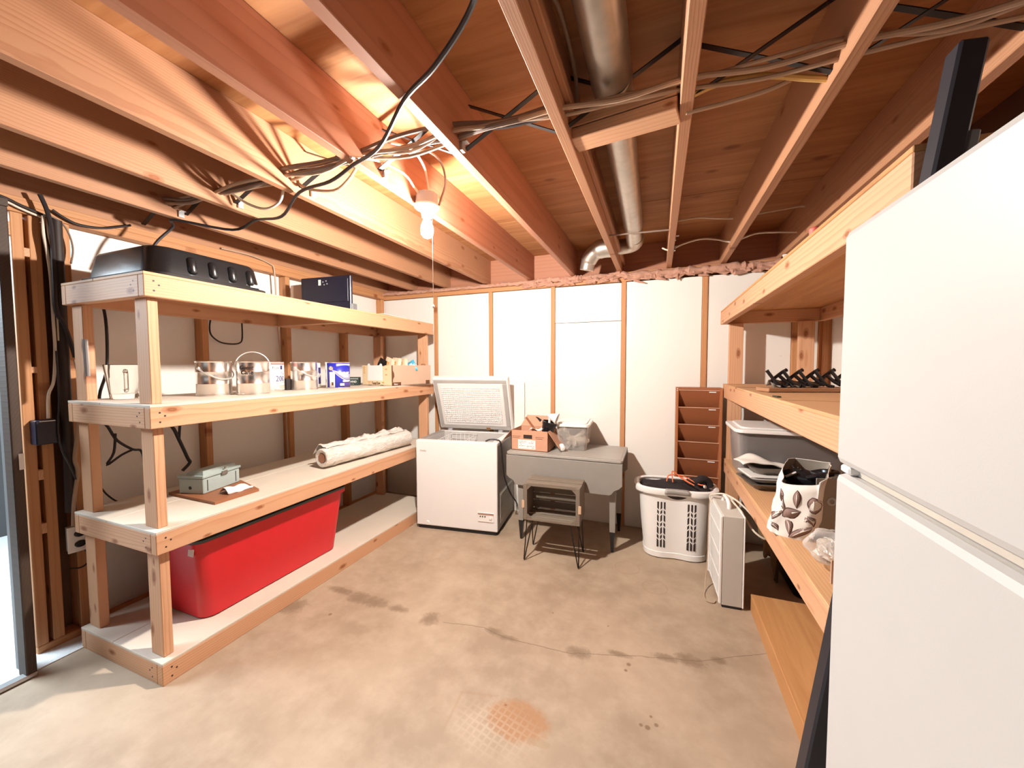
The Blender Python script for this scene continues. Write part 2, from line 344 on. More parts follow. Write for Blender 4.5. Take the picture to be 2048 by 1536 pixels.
class MB:
    def __init__(s): s.v = []; s.f = []; s.sm = []
    def add(s, vs, fs, smooth=False):
        o = len(s.v); s.v += [tuple(x) for x in vs]; s.f += [tuple(i+o for i in f) for f in fs]; s.sm += [smooth]*len(fs); return s
    def box(s, x0, x1, y0, y1, z0, z1, M=None, c=0.0):
        if c <= 0:
            vs = [Vector((x, y, z)) for z in (z0, z1) for y in (y0, y1) for x in (x0, x1)]
            fs = [(0, 2, 3, 1), (4, 5, 7, 6), (0, 1, 5, 4), (2, 6, 7, 3), (0, 4, 6, 2), (1, 3, 7, 5)]
        else:
            bm = bmesh.new(); bmesh.ops.create_cube(bm, size=1)
            for q in bm.verts: q.co = Vector(((x0+x1)/2+q.co.x*(x1-x0), (y0+y1)/2+q.co.y*(y1-y0), (z0+z1)/2+q.co.z*(z1-z0)))
            bmesh.ops.bevel(bm, geom=bm.edges[:], offset=c, segments=2 if c > .006 else 1, affect='EDGES', profile=0.5)
            bm.verts.index_update(); vs = [q.co.copy() for q in bm.verts]; fs = [tuple(q.index for q in f.verts) for f in bm.faces]; bm.free()
        if M is not None: vs = [M @ q for q in vs]
        return s.add(vs, fs)
    def tube(s, pts, r, n=8, cap=True, closed=False):
        pts = [Vector(p) for p in pts]; rings = []; N = len(pts)
        rr = r if isinstance(r, (list, tuple)) else [r]*N
        t0 = (pts[1]-pts[0]).normalized(); ref = Vector((0, 0, 1)) if abs(t0.z) < 0.9 else Vector((1, 0, 0))
        u = t0.cross(ref).normalized()
        vs = []
        for i, p in enumerate(pts):
            a = pts[max(i-1, 0)] if not closed else pts[i-1]; b_ = pts[min(i+1, N-1)] if not closed else pts[(i+1) % N]
            t = (b_-a).normalized() if (b_-a).length > 1e-9 else t0
            u = (u - t*u.dot(t)).normalized(); w_ = t.cross(u)
            for k in range(n):
                q = 2*math.pi*k/n; vs.append(p + (u*math.cos(q)+w_*math.sin(q))*rr[i])
        fs = []
        for i in range(N if closed else N-1):
            j = (i+1) % N
            for k in range(n): fs.append((i*n+k, i*n+(k+1) % n, j*n+(k+1) % n, j*n+k))
        if cap and not closed: fs += [tuple(range(n-1, -1, -1)), tuple((N-1)*n+k for k in range(n))]
        return s.add(vs, fs, True)
    def lathe(s, prof, n=24, c=(0, 0, 0), capb=True, capt=True, M=None):
        vs = []; fs = []
        for (r, z) in prof:
            for k in range(n): q = 2*math.pi*k/n; vs.append(Vector((c[0]+r*math.cos(q), c[1]+r*math.sin(q), c[2]+z)))
        for i in range(len(prof)-1):
            for k in range(n): fs.append((i*n+k, i*n+(k+1) % n, (i+1)*n+(k+1) % n, (i+1)*n+k))
        if M is not None: vs = [M @ q for q in vs]
        s.add(vs, fs, True)
        o = len(s.v)-len(vs)
        if capb: s.f.append(tuple(o+k for k in range(n-1, -1, -1))); s.sm.append(False)
        if capt: s.f.append(tuple(o+(len(prof)-1)*n+k for k in range(n))); s.sm.append(False)
        return s
    def prism(s, poly, M, t):
        """poly in local xy, extruded along local z from 0 to t, placed by matrix M"""
        n = len(poly)
        vs = [M @ Vector((x, y, 0)) for x, y in poly] + [M @ Vector((x, y, t)) for x, y in poly]
        fs = [tuple(range(n-1, -1, -1)), tuple(range(n, 2*n))] + [(i, (i+1) % n, n+(i+1) % n, n+i) for i in range(n)]
        return s.add(vs, fs)
    def loft(s, rings, smooth=True, capb=True, capt=True):
        n = len(rings[0]); vs = [q for r_ in rings for q in r_]; fs = []
        for i in range(len(rings)-1):
            for k in range(n): fs.append((i*n+k, i*n+(k+1) % n, (i+1)*n+(k+1) % n, (i+1)*n+k))
        o = len(s.v); s.add(vs, fs, smooth)
        if capb: s.f.append(tuple(o+k for k in range(n-1, -1, -1))); s.sm.append(False)
        if capt: s.f.append(tuple(o+(len(rings)-1)*n+k for k in range(n))); s.sm.append(False)
        return s
    def sheet(s, fn, nu, nv, smooth=True):
        vs = [fn(i/nu, j/nv) for j in range(nv+1) for i in range(nu+1)]
        fs = [(j*(nu+1)+i, j*(nu+1)+i+1, (j+1)*(nu+1)+i+1, (j+1)*(nu+1)+i) for j in range(nv) for i in range(nu)]
        return s.add(vs, fs, smooth)
    def mesh(s, name):
        me = bpy.data.meshes.new(name); me.from_pydata([tuple(q) for q in s.v], [], s.f)
        me.polygons.foreach_set('use_smooth', s.sm); me.update(); return me
    def build(s, name, mat, parent=None, local=False, label=None, stuff=False, solid=0, sub=0, bevel=0):
        me = s.mesh(name); me.materials.append(mat)
        if any(s.sm):
            bm = bmesh.new(); bm.from_mesh(me)
            for e in bm.edges:
                if len(e.link_faces) == 2 and e.calc_face_angle(0) > R(42): e.smooth = False
            bm.to_mesh(me); bm.free()
        o = bpy.data.objects.new(name, me); COL.objects.link(o); attach(o, parent, local)
        PW[o.name] = Matrix.Identity(4) if not local else None
        if solid:
            md = o.modifiers.new('s', 'SOLIDIFY'); md.thickness = solid; md.offset = 0
        if bevel:
            md = o.modifiers.new('b', 'BEVEL'); md.width = bevel; md.segments = 2; md.limit_method = 'ANGLE'
        if sub:
            md = o.modifiers.new('u', 'SUBSURF'); md.levels = sub; md.render_levels = sub
        if label: o['label'] = label
        if stuff: o['kind'] = 'stuff'
        return o
BCACHE = {}
def board(name, p, q, wd, t, mat, parent, upv=(0, 0, 1), bev=0.0025):
    """a straight board from p to q (centre line); wd measured along upv, t across; grain along its length"""
    p, q = Vector(p), Vector(q); L = (q-p).length; x = (q-p).normalized(); u = Vector(upv)
    z = (u - x*u.dot(x)).normalized(); y = z.cross(x)
    key = (round(L, 4), round(wd, 4), round(t, 4), mat.name)
    if key not in BCACHE:
        m = MB(); m.box(-L/2, L/2, -t/2, t/2, -wd/2, wd/2, c=bev); me = m.mesh(name); me.materials.append(mat); BCACHE[key] = me
    o = bpy.data.objects.new(name, BCACHE[key]); COL.objects.link(o)
    attach(o, parent, False)
    o.matrix_basis = Matrix.Translation((p+q)/2) @ Matrix((x, y, z)).transposed().to_4x4()
    PW[o.name] = Matrix.Identity(4)
    return o
def frame(loc, right, upv):
    r_ = Vector(right).normalized(); n_ = r_.cross(Vector(upv)).normalized(); u_ = n_.cross(r_)
    return Matrix.Translation(loc) @ Matrix((r_, u_, n_)).transposed().to_4x4()
def text(name, body, size, mat, parent, M=None, wrap=None, local=False, xs=1.0, off=0.0, align='CENTER', shear=0):
    cu = bpy.data.curves.new(name, 'FONT'); cu.body = body; cu.size = size; cu.align_x = align; cu.align_y = 'CENTER'; cu.extrude = 0.0004; cu.offset = off; cu.resolution_u = 3; cu.shear = shear
    tmp = bpy.data.objects.new('tmp', cu); COL.objects.link(tmp); dg = bpy.context.evaluated_depsgraph_get()
    me = bpy.data.meshes.new_from_object(tmp.evaluated_get(dg)); bpy.data.objects.remove(tmp); bpy.data.curves.remove(cu)
    me.name = name
    for v in me.vertices:
        v.co.x *= xs
        if wrap:
            r_, a0, z0 = wrap; a_ = a0 + v.co.x/r_; rr = r_ + 0.0008 + v.co.z
            v.co = Vector((rr*math.cos(a_), rr*math.sin(a_), z0+v.co.y))
        else: v.co = M @ v.co
    me.materials.clear(); me.materials.append(mat)
    o = bpy.data.objects.new(name, me); COL.objects.link(o); attach(o, parent, local); PW[o.name] = Matrix.Identity(4); return o
def smoothpath(pts, k=4):
    P = [Vector(p) for p in pts]; out = []
    for i in range(len(P)-1):
        p0 = P[max(i-1, 0)]; p1 = P[i]; p2 = P[i+1]; p3 = P[min(i+2, len(P)-1)]
        for j in range(k):
            t = j/k
            out.append(0.5*((2*p1)+(p2-p0)*t+(2*p0-5*p1+4*p2-p3)*t*t+(3*p1-p0-3*p2+p3)*t**3))
    out.append(P[-1]); return out
def cable(name, label, pts, r, mat, group=None, k=4):
    o = MB().tube(smoothpath(pts, k), r, 8).build(name, mat)
    return tagobj(o, label, 'cable', group)
def dup(root, loc, rz=0, label=None):
    r_ = root.copy(); COL.objects.link(r_); r_.location = loc; r_.rotation_euler = (0, 0, rz)
    if label: r_['label'] = label
    for ch in list(root.children):
        c = ch.copy(); COL.objects.link(c); c.parent = r_
        for g in ch.children:
            d = g.copy(); COL.objects.link(d); d.parent = c
    return r_
def rrect(x0, x1, y0, y1, r, n=5):
    out = []
    for (cx, cy_, a0) in ((x1-r, y1-r, 0), (x0+r, y1-r, 90), (x0+r, y0+r, 180), (x1-r, y0+r, 270)):
        for i in range(n+1):
            q = R(a0+90*i/n); out.append((cx+r*math.cos(q), cy_+r*math.sin(q)))
    return out

# ================================================================== THE SETTING
ZJ = 2.15; ZT = 2.385
fl = MB().box(-2.6, 1.9, -5.6, 0.30, -0.12, 0.0).build('floor', CONC); fl['kind'] = 'structure'
# ---- ceiling: plywood sheets on joists
ceil = structure('ceiling')
for (y0, y1) in ((-5.6, -3.22), (-3.215, -0.78), (-0.775, 0.30)):
    MB().box(-2.75, 1.9, y0, y1, ZT, ZT+0.018).build('plywood_sheet', PLY, ceil)
JX = [-2.505, -2.12, -1.727, -1.285, -0.845, -0.443, -0.054, 0.326, 0.71, 1.088, 1.50]
for i, x in enumerate(JX):
    board('joist', (x+0.019, -5.5, (ZJ+ZT)/2), (x+0.019, 0.075, (ZJ+ZT)/2), ZT-ZJ, 0.038, JOISTR if i in (4, 5) else JOIST, ceil)
board('rim_joist', (-2.7, 0.096, (ZJ+ZT)/2), (1.85, 0.096, (ZJ+ZT)/2), ZT-ZJ, 0.038, JOISTR, ceil)
board('nailer_strip', (-0.054+0.038+0.010, -5.4, ZJ+0.085), (-0.054+0.048, 0.05, ZJ+0.085), 0.038, 0.02, JOIST, ceil)
for dz in (0, 0.042):
    board('blocking', (-0.016, -1.93, 2.178+dz), (0.326, -2.0, 2.163+dz), 0.038, 0.089, PINE, ceil)
for i in range(len(JX)-1):
    a_, b_ = JX[i]+0.038, JX[i+1]
    board('bridging_strap', (a_, -1.99, ZT-0.03), (b_, -1.99, ZJ+0.03), 0.019, 0.003, BLKMET, ceil, (0, 1, 0), 0.0)
    board('bridging_strap', (a_, -2.02, ZJ+0.03), (b_, -2.02, ZT-0.03), 0.019, 0.003, BLKMET, ceil, (0, 1, 0), 0.0)
for (x, y, z) in ((-2.082, -2.045, 2.185), (-1.689, -2.0, 2.19), (-1.247, -1.96, 2.19), (-0.807, -1.99, 2.185), (-0.405, -2.06, 2.18), (0.364, -0.40, 2.20), (0.364, -0.50, 2.24)):
    MB().box(x, x+0.012, y-0.012, y+0.012, z-0.028, z+0.002).box(x, x+0.03, y-0.012, y+0.012, z, z+0.003).build('cable_clip', SILVER, ceil)

# ---- back wall
wb = structure('wall_back')
MB().box(-2.75, 1.75, 0.10, 0.14, 0, ZT).build('backing', PANELB, wb)
sx = [-2.505] + [k*0.6096 for k in range(-3, 2)] + [1.20, 1.36]
for i in range(len(sx)-1):
    x0, x1 = sx[i]+0.0205, sx[i+1]-0.0205
    if abs(sx[i]+0.6096) < 0.01:
        MB().box(x0, x1, 0.012, 0.05, 0.0, 1.748, c=0.002).build('foam_panel', FOAM, wb)
        MB().box(x0, x1, 0.010, 0.05, 1.752, 2.066, c=0.002).build('foam_panel', FOAM, wb)
    else:
        MB().box(x0, x1, 0.012, 0.05, 0.0, 2.068, c=0.002).build('foam_panel', FOAM, wb)
for x in sx: board('stud', (x, 0.0445, 0.0), (x, 0.0445, 2.072), 0.089, 0.038, STUD, wb, (0, 1, 0))
for (x0, x1, z) in ((-2.75, 0.06, 2.091), (0.06, 1.75, 2.105)):
    board('top_plate', (x0, 0.0445, z), (x1, 0.0445, z), 0.089, 0.038, STUD, wb, (0, 1, 0))
board('top_plate', (-2.75, 0.0445, 2.13), (1.75, 0.0445, 2.13), 0.089, 0.036, STUD, wb, (0, 1, 0))
m = MB(); rg = random.Random(3)
pts = []; rad = []
N = 150
for i in range(N+1):
    x = -2.46 + 3.75*i/N
    thick = 0.016 + 0.012*max(0, (x+1.2))/2 if x < 0 else 0.032
    pts.append((x, -0.012+rg.uniform(-.008, .008), 2.128+rg.uniform(-.006, .006)-(0.018 if x > 0 else 0))); rad.append(thick*rg.uniform(.7, 1.25))
m.tube(pts, rad, 9)
for i in range(130):
    x = rg.uniform(-0.9, 1.1); q = Vector((x, -0.02, 2.115+rg.uniform(-.03, .02)-(0.02 if x > 0 else 0)))
    m.tube([q, q+Vector((rg.uniform(.01, .06), rg.uniform(-.02, .005), rg.uniform(-.012, .012))), q+Vector((rg.uniform(.05, .10), -.005, rg.uniform(-.03, .02)))], [.008, rg.uniform(.008, .02), .004], 6)
m.build('insulation', INSUL, wb, stuff=True)

# ---- left wall: open studs with foam between, door frame at its near end
wl = structure('wall_left')
MB().box(-2.66, -2.62, -2.36, 0.10, 0, ZT).build('backing', PANELB, wl)
ly = [-2.338, -1.73, -1.13, -0.535, -0.02]
for i in range(len(ly)-1):
    MB().box(-2.57, -2.53, ly[i]+0.020, ly[i+1]-0.020, 0.0, 2.078, c=0.002).build('foam_panel', FOAM, wl)
for y in ly + [-2.4335, -2.487]:
    board('stud', (-2.5045, y, 0.04), (-2.5045, y, 2.078), 0.089, 0.038, STUD, wl, (1, 0, 0))
MB().box(-2.60, -2.555, -2.50, -2.345, 0.0, 2.08).build('paneling', PANELB, wl)
board('bottom_plate', (-2.5045, -2.505, 0.02), (-2.5045, 0.0, 0.02), 0.089, 0.038, STUD, wl, (1, 0, 0))
for z in (2.098, 2.134):
    board('top_plate', (-2.5045, -5.5, z), (-2.5045, 0.0, z), 0.089, 0.036, STUD, wl, (1, 0, 0))
for (y, z, h) in ((-2.52, 2.0, 0.06), (-2.461, 1.905, 0.04), (-2.461, 1.36, 0.03), (-2.46, 0.86, 0.05), (-2.455, 0.60, 0.05)):
    MB().box(-2.50, -2.462, y-0.022, y+0.022, z-h/2, z+h/2, c=.002).build('spacer_block', PINE, wl)
d1 = structure('door_1')
MB().box(-2.365, -2.29, -2.592, -2.560, 0.0, 2.05, c=0.004).build('jamb', DKWOOD, d1)
MB().box(-2.435, -2.367, -2.580, -2.556, 0.0, 2.05, c=0.004).build('jamb', GREYEDGE, d1)
board('jamb', (-2.36, -3.47, 0.0), (-2.36, -3.47, 2.05), 0.14, 0.05, DKWOOD, d1, (1, 0, 0))
MB().box(-2.60, -2.40, -5.6, -3.50, 0.0, 2.08).build('paneling', PANELB, wl)
MB().box(-2.33, -2.285, -5.2, -2.56, 0.0, 0.018, c=0.004).build('threshold', SILVER, d1)
MB().box(-2.46, -2.29, -5.4, -2.558, 2.05, 2.08).build('head', DKWOOD, d1)
MB().box(-2.289, -2.287, -2.575, -2.560, 0.93, 1.0).build('strike_plate', SILVER, d1)
# the carpeted room through the doorway
cf = MB().box(-4.75, -2.33, -8.0, -0.9, -0.08, 0.004).build('floor_2', CARPET); cf['kind'] = 'structure'
ww = structure('wall_far_left')
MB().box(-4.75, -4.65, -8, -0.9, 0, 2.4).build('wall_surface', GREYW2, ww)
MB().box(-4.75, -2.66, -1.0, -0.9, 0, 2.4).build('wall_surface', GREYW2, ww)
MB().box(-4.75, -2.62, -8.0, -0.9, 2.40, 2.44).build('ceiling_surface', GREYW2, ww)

# ---- right wall
wr = structure('wall_right')
MB().box(1.50, 1.55, -5.6, 0.10, 0, ZT).build('backing', PANELB, wr)
ry = [-0.02, -0.63, -1.24, -1.85, -2.46, -3.07]
for i in range(len(ry)-1):
    MB().box(1.40, 1.44, ry[i+1]+0.02, ry[i]-0.02, 0, 2.068, c=.002).build('foam_panel', FOAM, wr)
for y in ry: board('stud', (1.4045, y, 0.0), (1.4045, y, 2.07), 0.089, 0.038, STUD, wr, (1, 0, 0))
board('top_plate', (1.4045, -5.5, 2.10), (1.4045, 0.0, 2.10), 0.089, 0.07, STUD, wr, (1, 0, 0))

# ================================================================== LEFT SHELF UNIT
ls = thing('storage_shelf', 'long unfinished pine storage shelf with four tiers along the left wall', 'shelf', (-2.0, -1.33, 0))
XF, XB, YN, YF = -1.686, -2.345, -2.40, -0.262
for zt, deckm in ((1.765, OAKY), (1.214, DECK), (0.675, DECK), (0.10, DECK)):
    zr = zt-0.012-0.0445
    board('front_rail', (XF-0.019, YN, zr), (XF-0.019, YF, zr), 0.089, 0.038, PINE, ls)
    board('back_rail', (XB+0.019, YN, zr), (XB+0.019, YF, zr), 0.089, 0.038, PINE, ls)
    for y in (YN+0.019, -1.33, YF-0.019):
        board('end_rail', (XB+0.038, y, zr), (XF-0.038, y, zr), 0.089, 0.038, PINE, ls)
    xm = (XF+XB)/2-0.05
    MB().box(XB, xm-.001, YN, YF, zt-0.012, zt, c=.0015).build('shelf_board', deckm, ls)
    MB().box(xm+.001, XF, YN, YF, zt-0.012, zt, c=.0015).build('shelf_board', deckm, ls)
tiers = [(0.10, 0.574), (0.675, 1.113), (1.214, 1.664)]
for z0, z1 in tiers:
    board('post', (-1.769, YN+0.045, z0), (-1.769, YN+0.045, z1), 0.089, 0.038, PINE, ls, (1, 0, 0))
    board('post', (-2.285, YN+0.045, z0), (-2.285, YN+0.045, z1), 0.089, 0.038, PINE, ls, (1, 0, 0))
    board('post', (-1.769, YF-0.05, z0), (-1.769, YF-0.05, z1), 0.089, 0.038, PINE, ls, (1, 0, 0))
    board('post', (-2.285, YF-0.05, z0), (-2.285, YF-0.05, z1), 0.089, 0.038, PINE, ls, (1, 0, 0))
m = MB()
for zt in (1.765, 1.214, 0.675, 0.10):
    for (dy, dz) in ((0.014, 0.035), (0.032, 0.05), (0.014, 0.075)):
        m.lathe([(0.004, 0), (0.004, 0.0015)], 8, M=frame((XF-0.0008, YN+0.02+dy, zt-dz), (0, 1, 0), (0, 0, 1)))
        m.lathe([(0.0035, 0), (0.0035, 0.0015)], 8, M=frame((XF-0.06-dy, YN+0.0008, zt-dz), (1, 0, 0), (0, 0, 1)))
m.build('screw_heads', INKBK, ls, stuff=True)

# ================================================================== RIGHT SHELF UNIT
rs = thing('storage_shelf', 'unfinished pine storage shelf along the right wall behind the refrigerator', 'shelf', (1.0, -1.3, 0))
for zt, xf, dm in ((1.775, 0.706, PLYD), (1.235, 0.731, OAKY), (0.678, 0.746, OAKY)):
    zr = zt-0.012-0.0445; yn, yf = -2.39, -0.095; xb = 1.34
    board('front_rail', (xf+0.019, yn, zr), (xf+0.019, yf, zr), 0.089, 0.038, PINE, rs)
    board('back_rail', (xb-0.019, yn, zr), (xb-0.019, yf, zr), 0.089, 0.038, PINE, rs)
    for y in (yn+0.019, yf-0.019): board('end_rail', (xf+0.038, y, zr), (xb-0.038, y, zr), 0.089, 0.038, PINE, rs)
    MB().box(xf, xb, yn, yf, zt-0.012, zt, c=.0015).build('shelf_board', dm, rs)
for z0, z1 in ((0, 0.577), (0.678, 1.134), (1.235, 1.674)):
    for (x, y) in ((0.800, -0.152), (1.22, -0.152), (0.800, -2.333), (1.28, -2.333)):
        board('post', (x, y, z0), (x, y, z1), 0.089, 0.038, PINE, rs, (1, 0, 0))
pf = thing('floor_platform', 'low orange plywood platform on the floor under the right shelf', 'platform', (1.05, -1.6, 0))
MB().box(0.778, 1.33, -2.36, -0.915, 0.083, 0.095, c=.002).build('top_panel', PLYD, pf)
MB().box(0.779, 0.797, -2.36, -0.916, 0.0, 0.083).build('side_panel', PLYD, pf)
MB().box(0.798, 1.32, -0.934, -0.916, 0.0, 0.083).build('end_panel', PLYD, pf)

# ================================================================== CHEST FREEZER
FZ = R(6.9); FM = Matrix.Translation((-1.62, -0.655, 0)) @ Matrix.Rotation(FZ, 4, 'Z')      # local: x right 0..0.713, y back 0..0.52
fz = thing('chest_freezer', 'white chest freezer with its lid raised, beside the grey table', 'freezer', (-1.62, -0.655, 0), FZ)
W, D, H = 0.713, 0.52, 0.755
m = MB(); t = 0.055
MB().box(0, W, 0, t, 0.03, H, c=.008).build('front_shell', WHITE, fz, True); MB().box(0, W, D-t, D, 0.03, H, c=.008).build('rear_shell', WHITE, fz, True)
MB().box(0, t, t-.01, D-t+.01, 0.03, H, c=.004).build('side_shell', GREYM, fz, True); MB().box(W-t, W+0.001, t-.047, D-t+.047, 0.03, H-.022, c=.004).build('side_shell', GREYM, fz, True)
m = MB(); m.box(W-t, W+.0015, t-.05, D-t+.05, H-.024, H+.0005, c=.004).build('top_rim', WHITE, fz, True)
m = MB(); m.box(t, W-t, t, D-t, 0.22, 0.225)
m.box(t, t+.003, t, D-t, .22, H-.004); m.box(W-t-.003, W-t, t, D-t, .22, H-.004); m.box(t, W-t, D-t-.003, D-t, .22, H-.004); m.box(t, W-t, t, t+.003, .22, H-.004)
m.build('inner_liner', plain('liner_grey', (.5, .48, .46), .5), fz, True)
MB().box(0.012, W-.012, 0.012, D-.012, 0.0, 0.034).build('base', BLACK, fz, True)
# lid, hinged on the rear edge
LA = R(69)
LM = Matrix.Translation((0, D-0.005, H+0.02)) @ Matrix.Rotation(-(math.pi-LA)+math.pi, 4, 'X')
# lid local frame: x along width, y from the hinge to the free edge, z = underside normal (towards the camera)
hinge = Vector((0, D-0.012, H+0.018)); dirv = Vector((0, -math.cos(LA), math.sin(LA))); nrm = Vector((0, -math.sin(LA), -math.cos(LA)))
LM = Matrix.Translation(hinge) @ Matrix((Vector((1, 0, 0)), dirv, nrm)).transposed().to_4x4()
lid = MB().box(-0.004, W+.004, 0.0, D+.006, -0.062, 0.0, M=LM, c=.010).build('lid', WHITE, fz, True)
m = MB()
for (x0, x1, y0, y1) in ((.012, W-.012, .012, .046), (.012, W-.012, D-.045, D-.012), (.012, .046, .046, D-.045), (W-.046, W-.012, .046, D-.045)): m.box(x0, x1, y0, y1, -.002, .011, M=LM, c=.003)
m.build('gasket', GASK, lid, True)
m = MB(); m.box(.046, W-.046, .046, D-.045, -.002, .014, M=LM, c=.004)
nx, ny = 27, 18
for i in range(nx):
    for j in range(ny):
        cx = .075+(W-.15)*(i+.5)/nx; cyy = .075+(D-.15)*(j+.5)/ny; a_ = (W-.15)/nx*.40; b_ = (D-.15)/ny*.34
        vs = [LM @ Vector(q) for q in ((cx-a_, cyy-b_, .014), (cx+a_, cyy-b_, .014), (cx+a_, cyy+b_, .014), (cx-a_, cyy+b_, .014), (cx-a_*.5, cyy-b_*.45, .023), (cx+a_*.5, cyy-b_*.45, .023), (cx+a_*.5, cyy+b_*.45, .023), (cx-a_*.5, cyy+b_*.45, .023))]
        m.add(vs, [(4, 5, 6, 7), (0, 1, 5, 4), (1, 2, 6, 5), (2, 3, 7, 6), (3, 0, 4, 7)])
m.build('inner_panel', WPANEL, lid, True)
for x in (0.10, 0.60):
    m = MB(); m.box(x-.022, x+.022, .002, .02, -.004, .006, M=LM); m.box(x-.018, x+.018, D-.03, D+.002, H-.005, H+.02); m.tube([(x-.022, D-.012, H+.016), (x+.022, D-.012, H+.016)], .006)
    m.build('hinge', STEELB, fz, True)
MB().box(.465, .505, .004, .03, -.002, .013, M=LM, c=.002).build('lamp_cover', plain('amber_cover', (.22, .11, .04), .4), fz, True)
# front fittings
cp_ = MB().box(W-.165, W-.028, -.006, .004, .11, .185, c=.002).build('control_panel', WPLAS, fz, True)
MB().box(W-.163, W-.03, -.0075, -.005, .168, .183).build('panel_strip', plain('panel_strip_brown', (.42, .25, .19), .5), cp_, True)
for k in range(3): MB().lathe([(.0055, 0), (.0055, .003)], 12, M=frame((W-.142+k*.02, -.0062, .155), (1, 0, 0), (0, 0, 1))).build('indicator', INKBK, cp_, True)
MB().lathe([(.013, 0), (.012, .006), (.004, .007)], 16, M=frame((W-.055, -.006, .145), (1, 0, 0), (0, 0, 1))).build('dial', WPLAS, cp_, True)
MB().lathe([(.018, 0), (.016, .008)], 16, M=frame((.10, 0, .055), (1, 0, 0), (0, 0, 1))).build('drain_plug', WPLAS, fz, True)
text('logo', 'Danby', .022, plain('logo_brown', (.40, .29, .24), .5), fz, frame((.068, -.0012, .665), (1, 0, 0), (0, 0, 1)), local=True)
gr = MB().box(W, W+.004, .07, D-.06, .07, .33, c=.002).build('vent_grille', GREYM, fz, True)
m = MB()
for k in range(19): m.box(W+.0035, W+.0065, .08, D-.07, .082+k*.0128, .088+k*.0128)
m.build('vent_louvres', plain('louvre_light_grey', (.62, .58, .54), .5), gr, True)
o = MB().tube(smoothpath([(.60, .06, .757), (.64, .045, .775), (.69, .06, .772), (.722, .075, .745), (.735, .08, .60), (.742, .12, .45), (.755, .25, .28), (.77, .40, .15), (.76, .50, .08), (.74, .56, .05)], 6), .006, 8).build('power_cord', CBLACK, fz, True)
# wire basket inside
bk = thing('wire_basket', 'white wire basket hanging inside the open freezer', 'basket', (-1.38, -0.33, .60))
m = MB()
def fp(x, y, z): return FM @ Vector((x, y, z))
for z in (.735, .69, .65, .61):
    m.tube([fp(.14, .07, z), fp(.39, .07, z), fp(.39, .45, z), fp(.14, .45, z)], .003, 6, closed=True)
m.build('rim_wires', PORC, bk)
m = MB()
for i in range(7):
    x = .14+.25*i/6; m.tube([fp(x, .07, .74), fp(x, .07, .60), fp(x, .45, .60), fp(x, .45, .74)], .0025, 6)
for i in range(1, 9):
    y = .07+.38*i/9; m.tube([fp(.14, y, .74), fp(.14, y, .60), fp(.39, y, .60), fp(.39, y, .74)], .0025, 6)
m.build('cross_wires', PORC, bk)
# thin sheet behind the freezer
sh = MB().box(-1.09, -0.875, -0.012, 0.0, 0.0, 1.22, c=.002).build('foam_sheet', FOAM); tagobj(sh, 'narrow white foam sheet standing behind the freezer lid', 'sheet')

# ================================================================== GREY DROP LEAF TABLE
tb = thing('drop_leaf_table', 'grey painted drop-leaf table with black tipped tapered legs', 'table', (-0.38, -0.33, 0))
MB().prism(rrect(-0.83, 0.052, -0.578, -0.07, 0.02, 4), Matrix.Translation((0, 0, .680)), .020).build('tabletop', TABTOP, tb, bevel=.004)
MB().prism(rrect(-0.815, 0.037, -0.563, -0.085, 0.02, 4), Matrix.Translation((0, 0, .7005)), .0015).build('top_inlay', TABTOP, tb)
def leafpoly():
    L, Rr, T_, B_ = -0.83, 0.052, .676, .445
    return [(L, T_), (L, .515), (L+.012, .505), (L+.02, .495), (L+.055, .478), (L+.075, .452), (L+.085, B_), (L+.12, B_-.002), (Rr-.12, B_-.002), (Rr-.085, B_), (Rr-.075, .452), (Rr-.055, .478), (Rr-.02, .495), (Rr-.012, .505), (Rr, .515), (Rr, T_)][::-1]
FMf = Matrix.Translation((0, -0.582, 0)) @ Matrix.Rotation(R(90), 4, 'X')
MB().prism(leafpoly(), Matrix.Translation((0, -0.560, 0)) @ Matrix.Rotation(R(90), 4, 'X'), .018).build('drop_leaf', TABLEG, tb, bevel=.003)
MB().prism(leafpoly(), Matrix.Translation((0, -0.070, 0)) @ Matrix.Rotation(R(90), 4, 'X'), .018).build('drop_leaf', TABLEG, tb, bevel=.003)
m = MB(); m.box(-.74, -.04, -.535, -.515, .57, .68); m.box(-.74, -.04, -.135, -.115, .57, .68); m.box(-.75, -.73, -.535, -.115, .57, .68); m.box(-.045, -.025, -.535, -.115, .57, .68)
m.build('apron', TABLEG, tb)
for (x, y) in ((-.72, -.53), (-.02, -.505), (-.72, -.115), (-.01, -.115)):
    def sq(h, z): return [Vector((x-h, y-h, z)), Vector((x+h, y-h, z)), Vector((x+h, y+h, z)), Vector((x-h, y+h, z))]
    l_ = MB().loft([sq(.019, .155), sq(.024, .62), sq(.024, .68)], False).build('leg', TABLEG, tb)
    MB().loft([sq(.009, 0), sq(.0188, .155)], False).build('foot', BLACKP, l_)

# things on the table
cb = thing('cardboard_box', 'open brown cardboard box with handle hole and white label, on the grey table', 'box', (-.665, -.40, .702))
bx0, bx1, by0, by1, bz = -.815, -.510, -.505, -.27, .862
def wallhole(m, hole):
    x0, x1, z0, z1 = hole
    m.box(bx0, x0, by0, by0+.004, .702, bz); m.box(x1, bx1, by0, by0+.004, .702, bz); m.box(x0, x1, by0, by0+.004, .702, z0); m.box(x0, x1, by0, by0+.004, z1, bz)
m = MB(); wallhole(m, (-.712, -.640, .797, .828)); m.build('front_wall', CARD, cb)
MB().box(bx1-.004, bx1, by0, by1, .702, bz).build('side_wall', CARD, cb); MB().box(bx0, bx0+.004, by0, by1, .702, bz).build('side_wall', CARD, cb)
MB().box(bx0, bx1, by1-.004, by1, .702, bz).build('back_wall', CARD, cb); MB().box(bx0, bx1, by0, by1, .702, .706).build('box_bottom', CARD, cb)
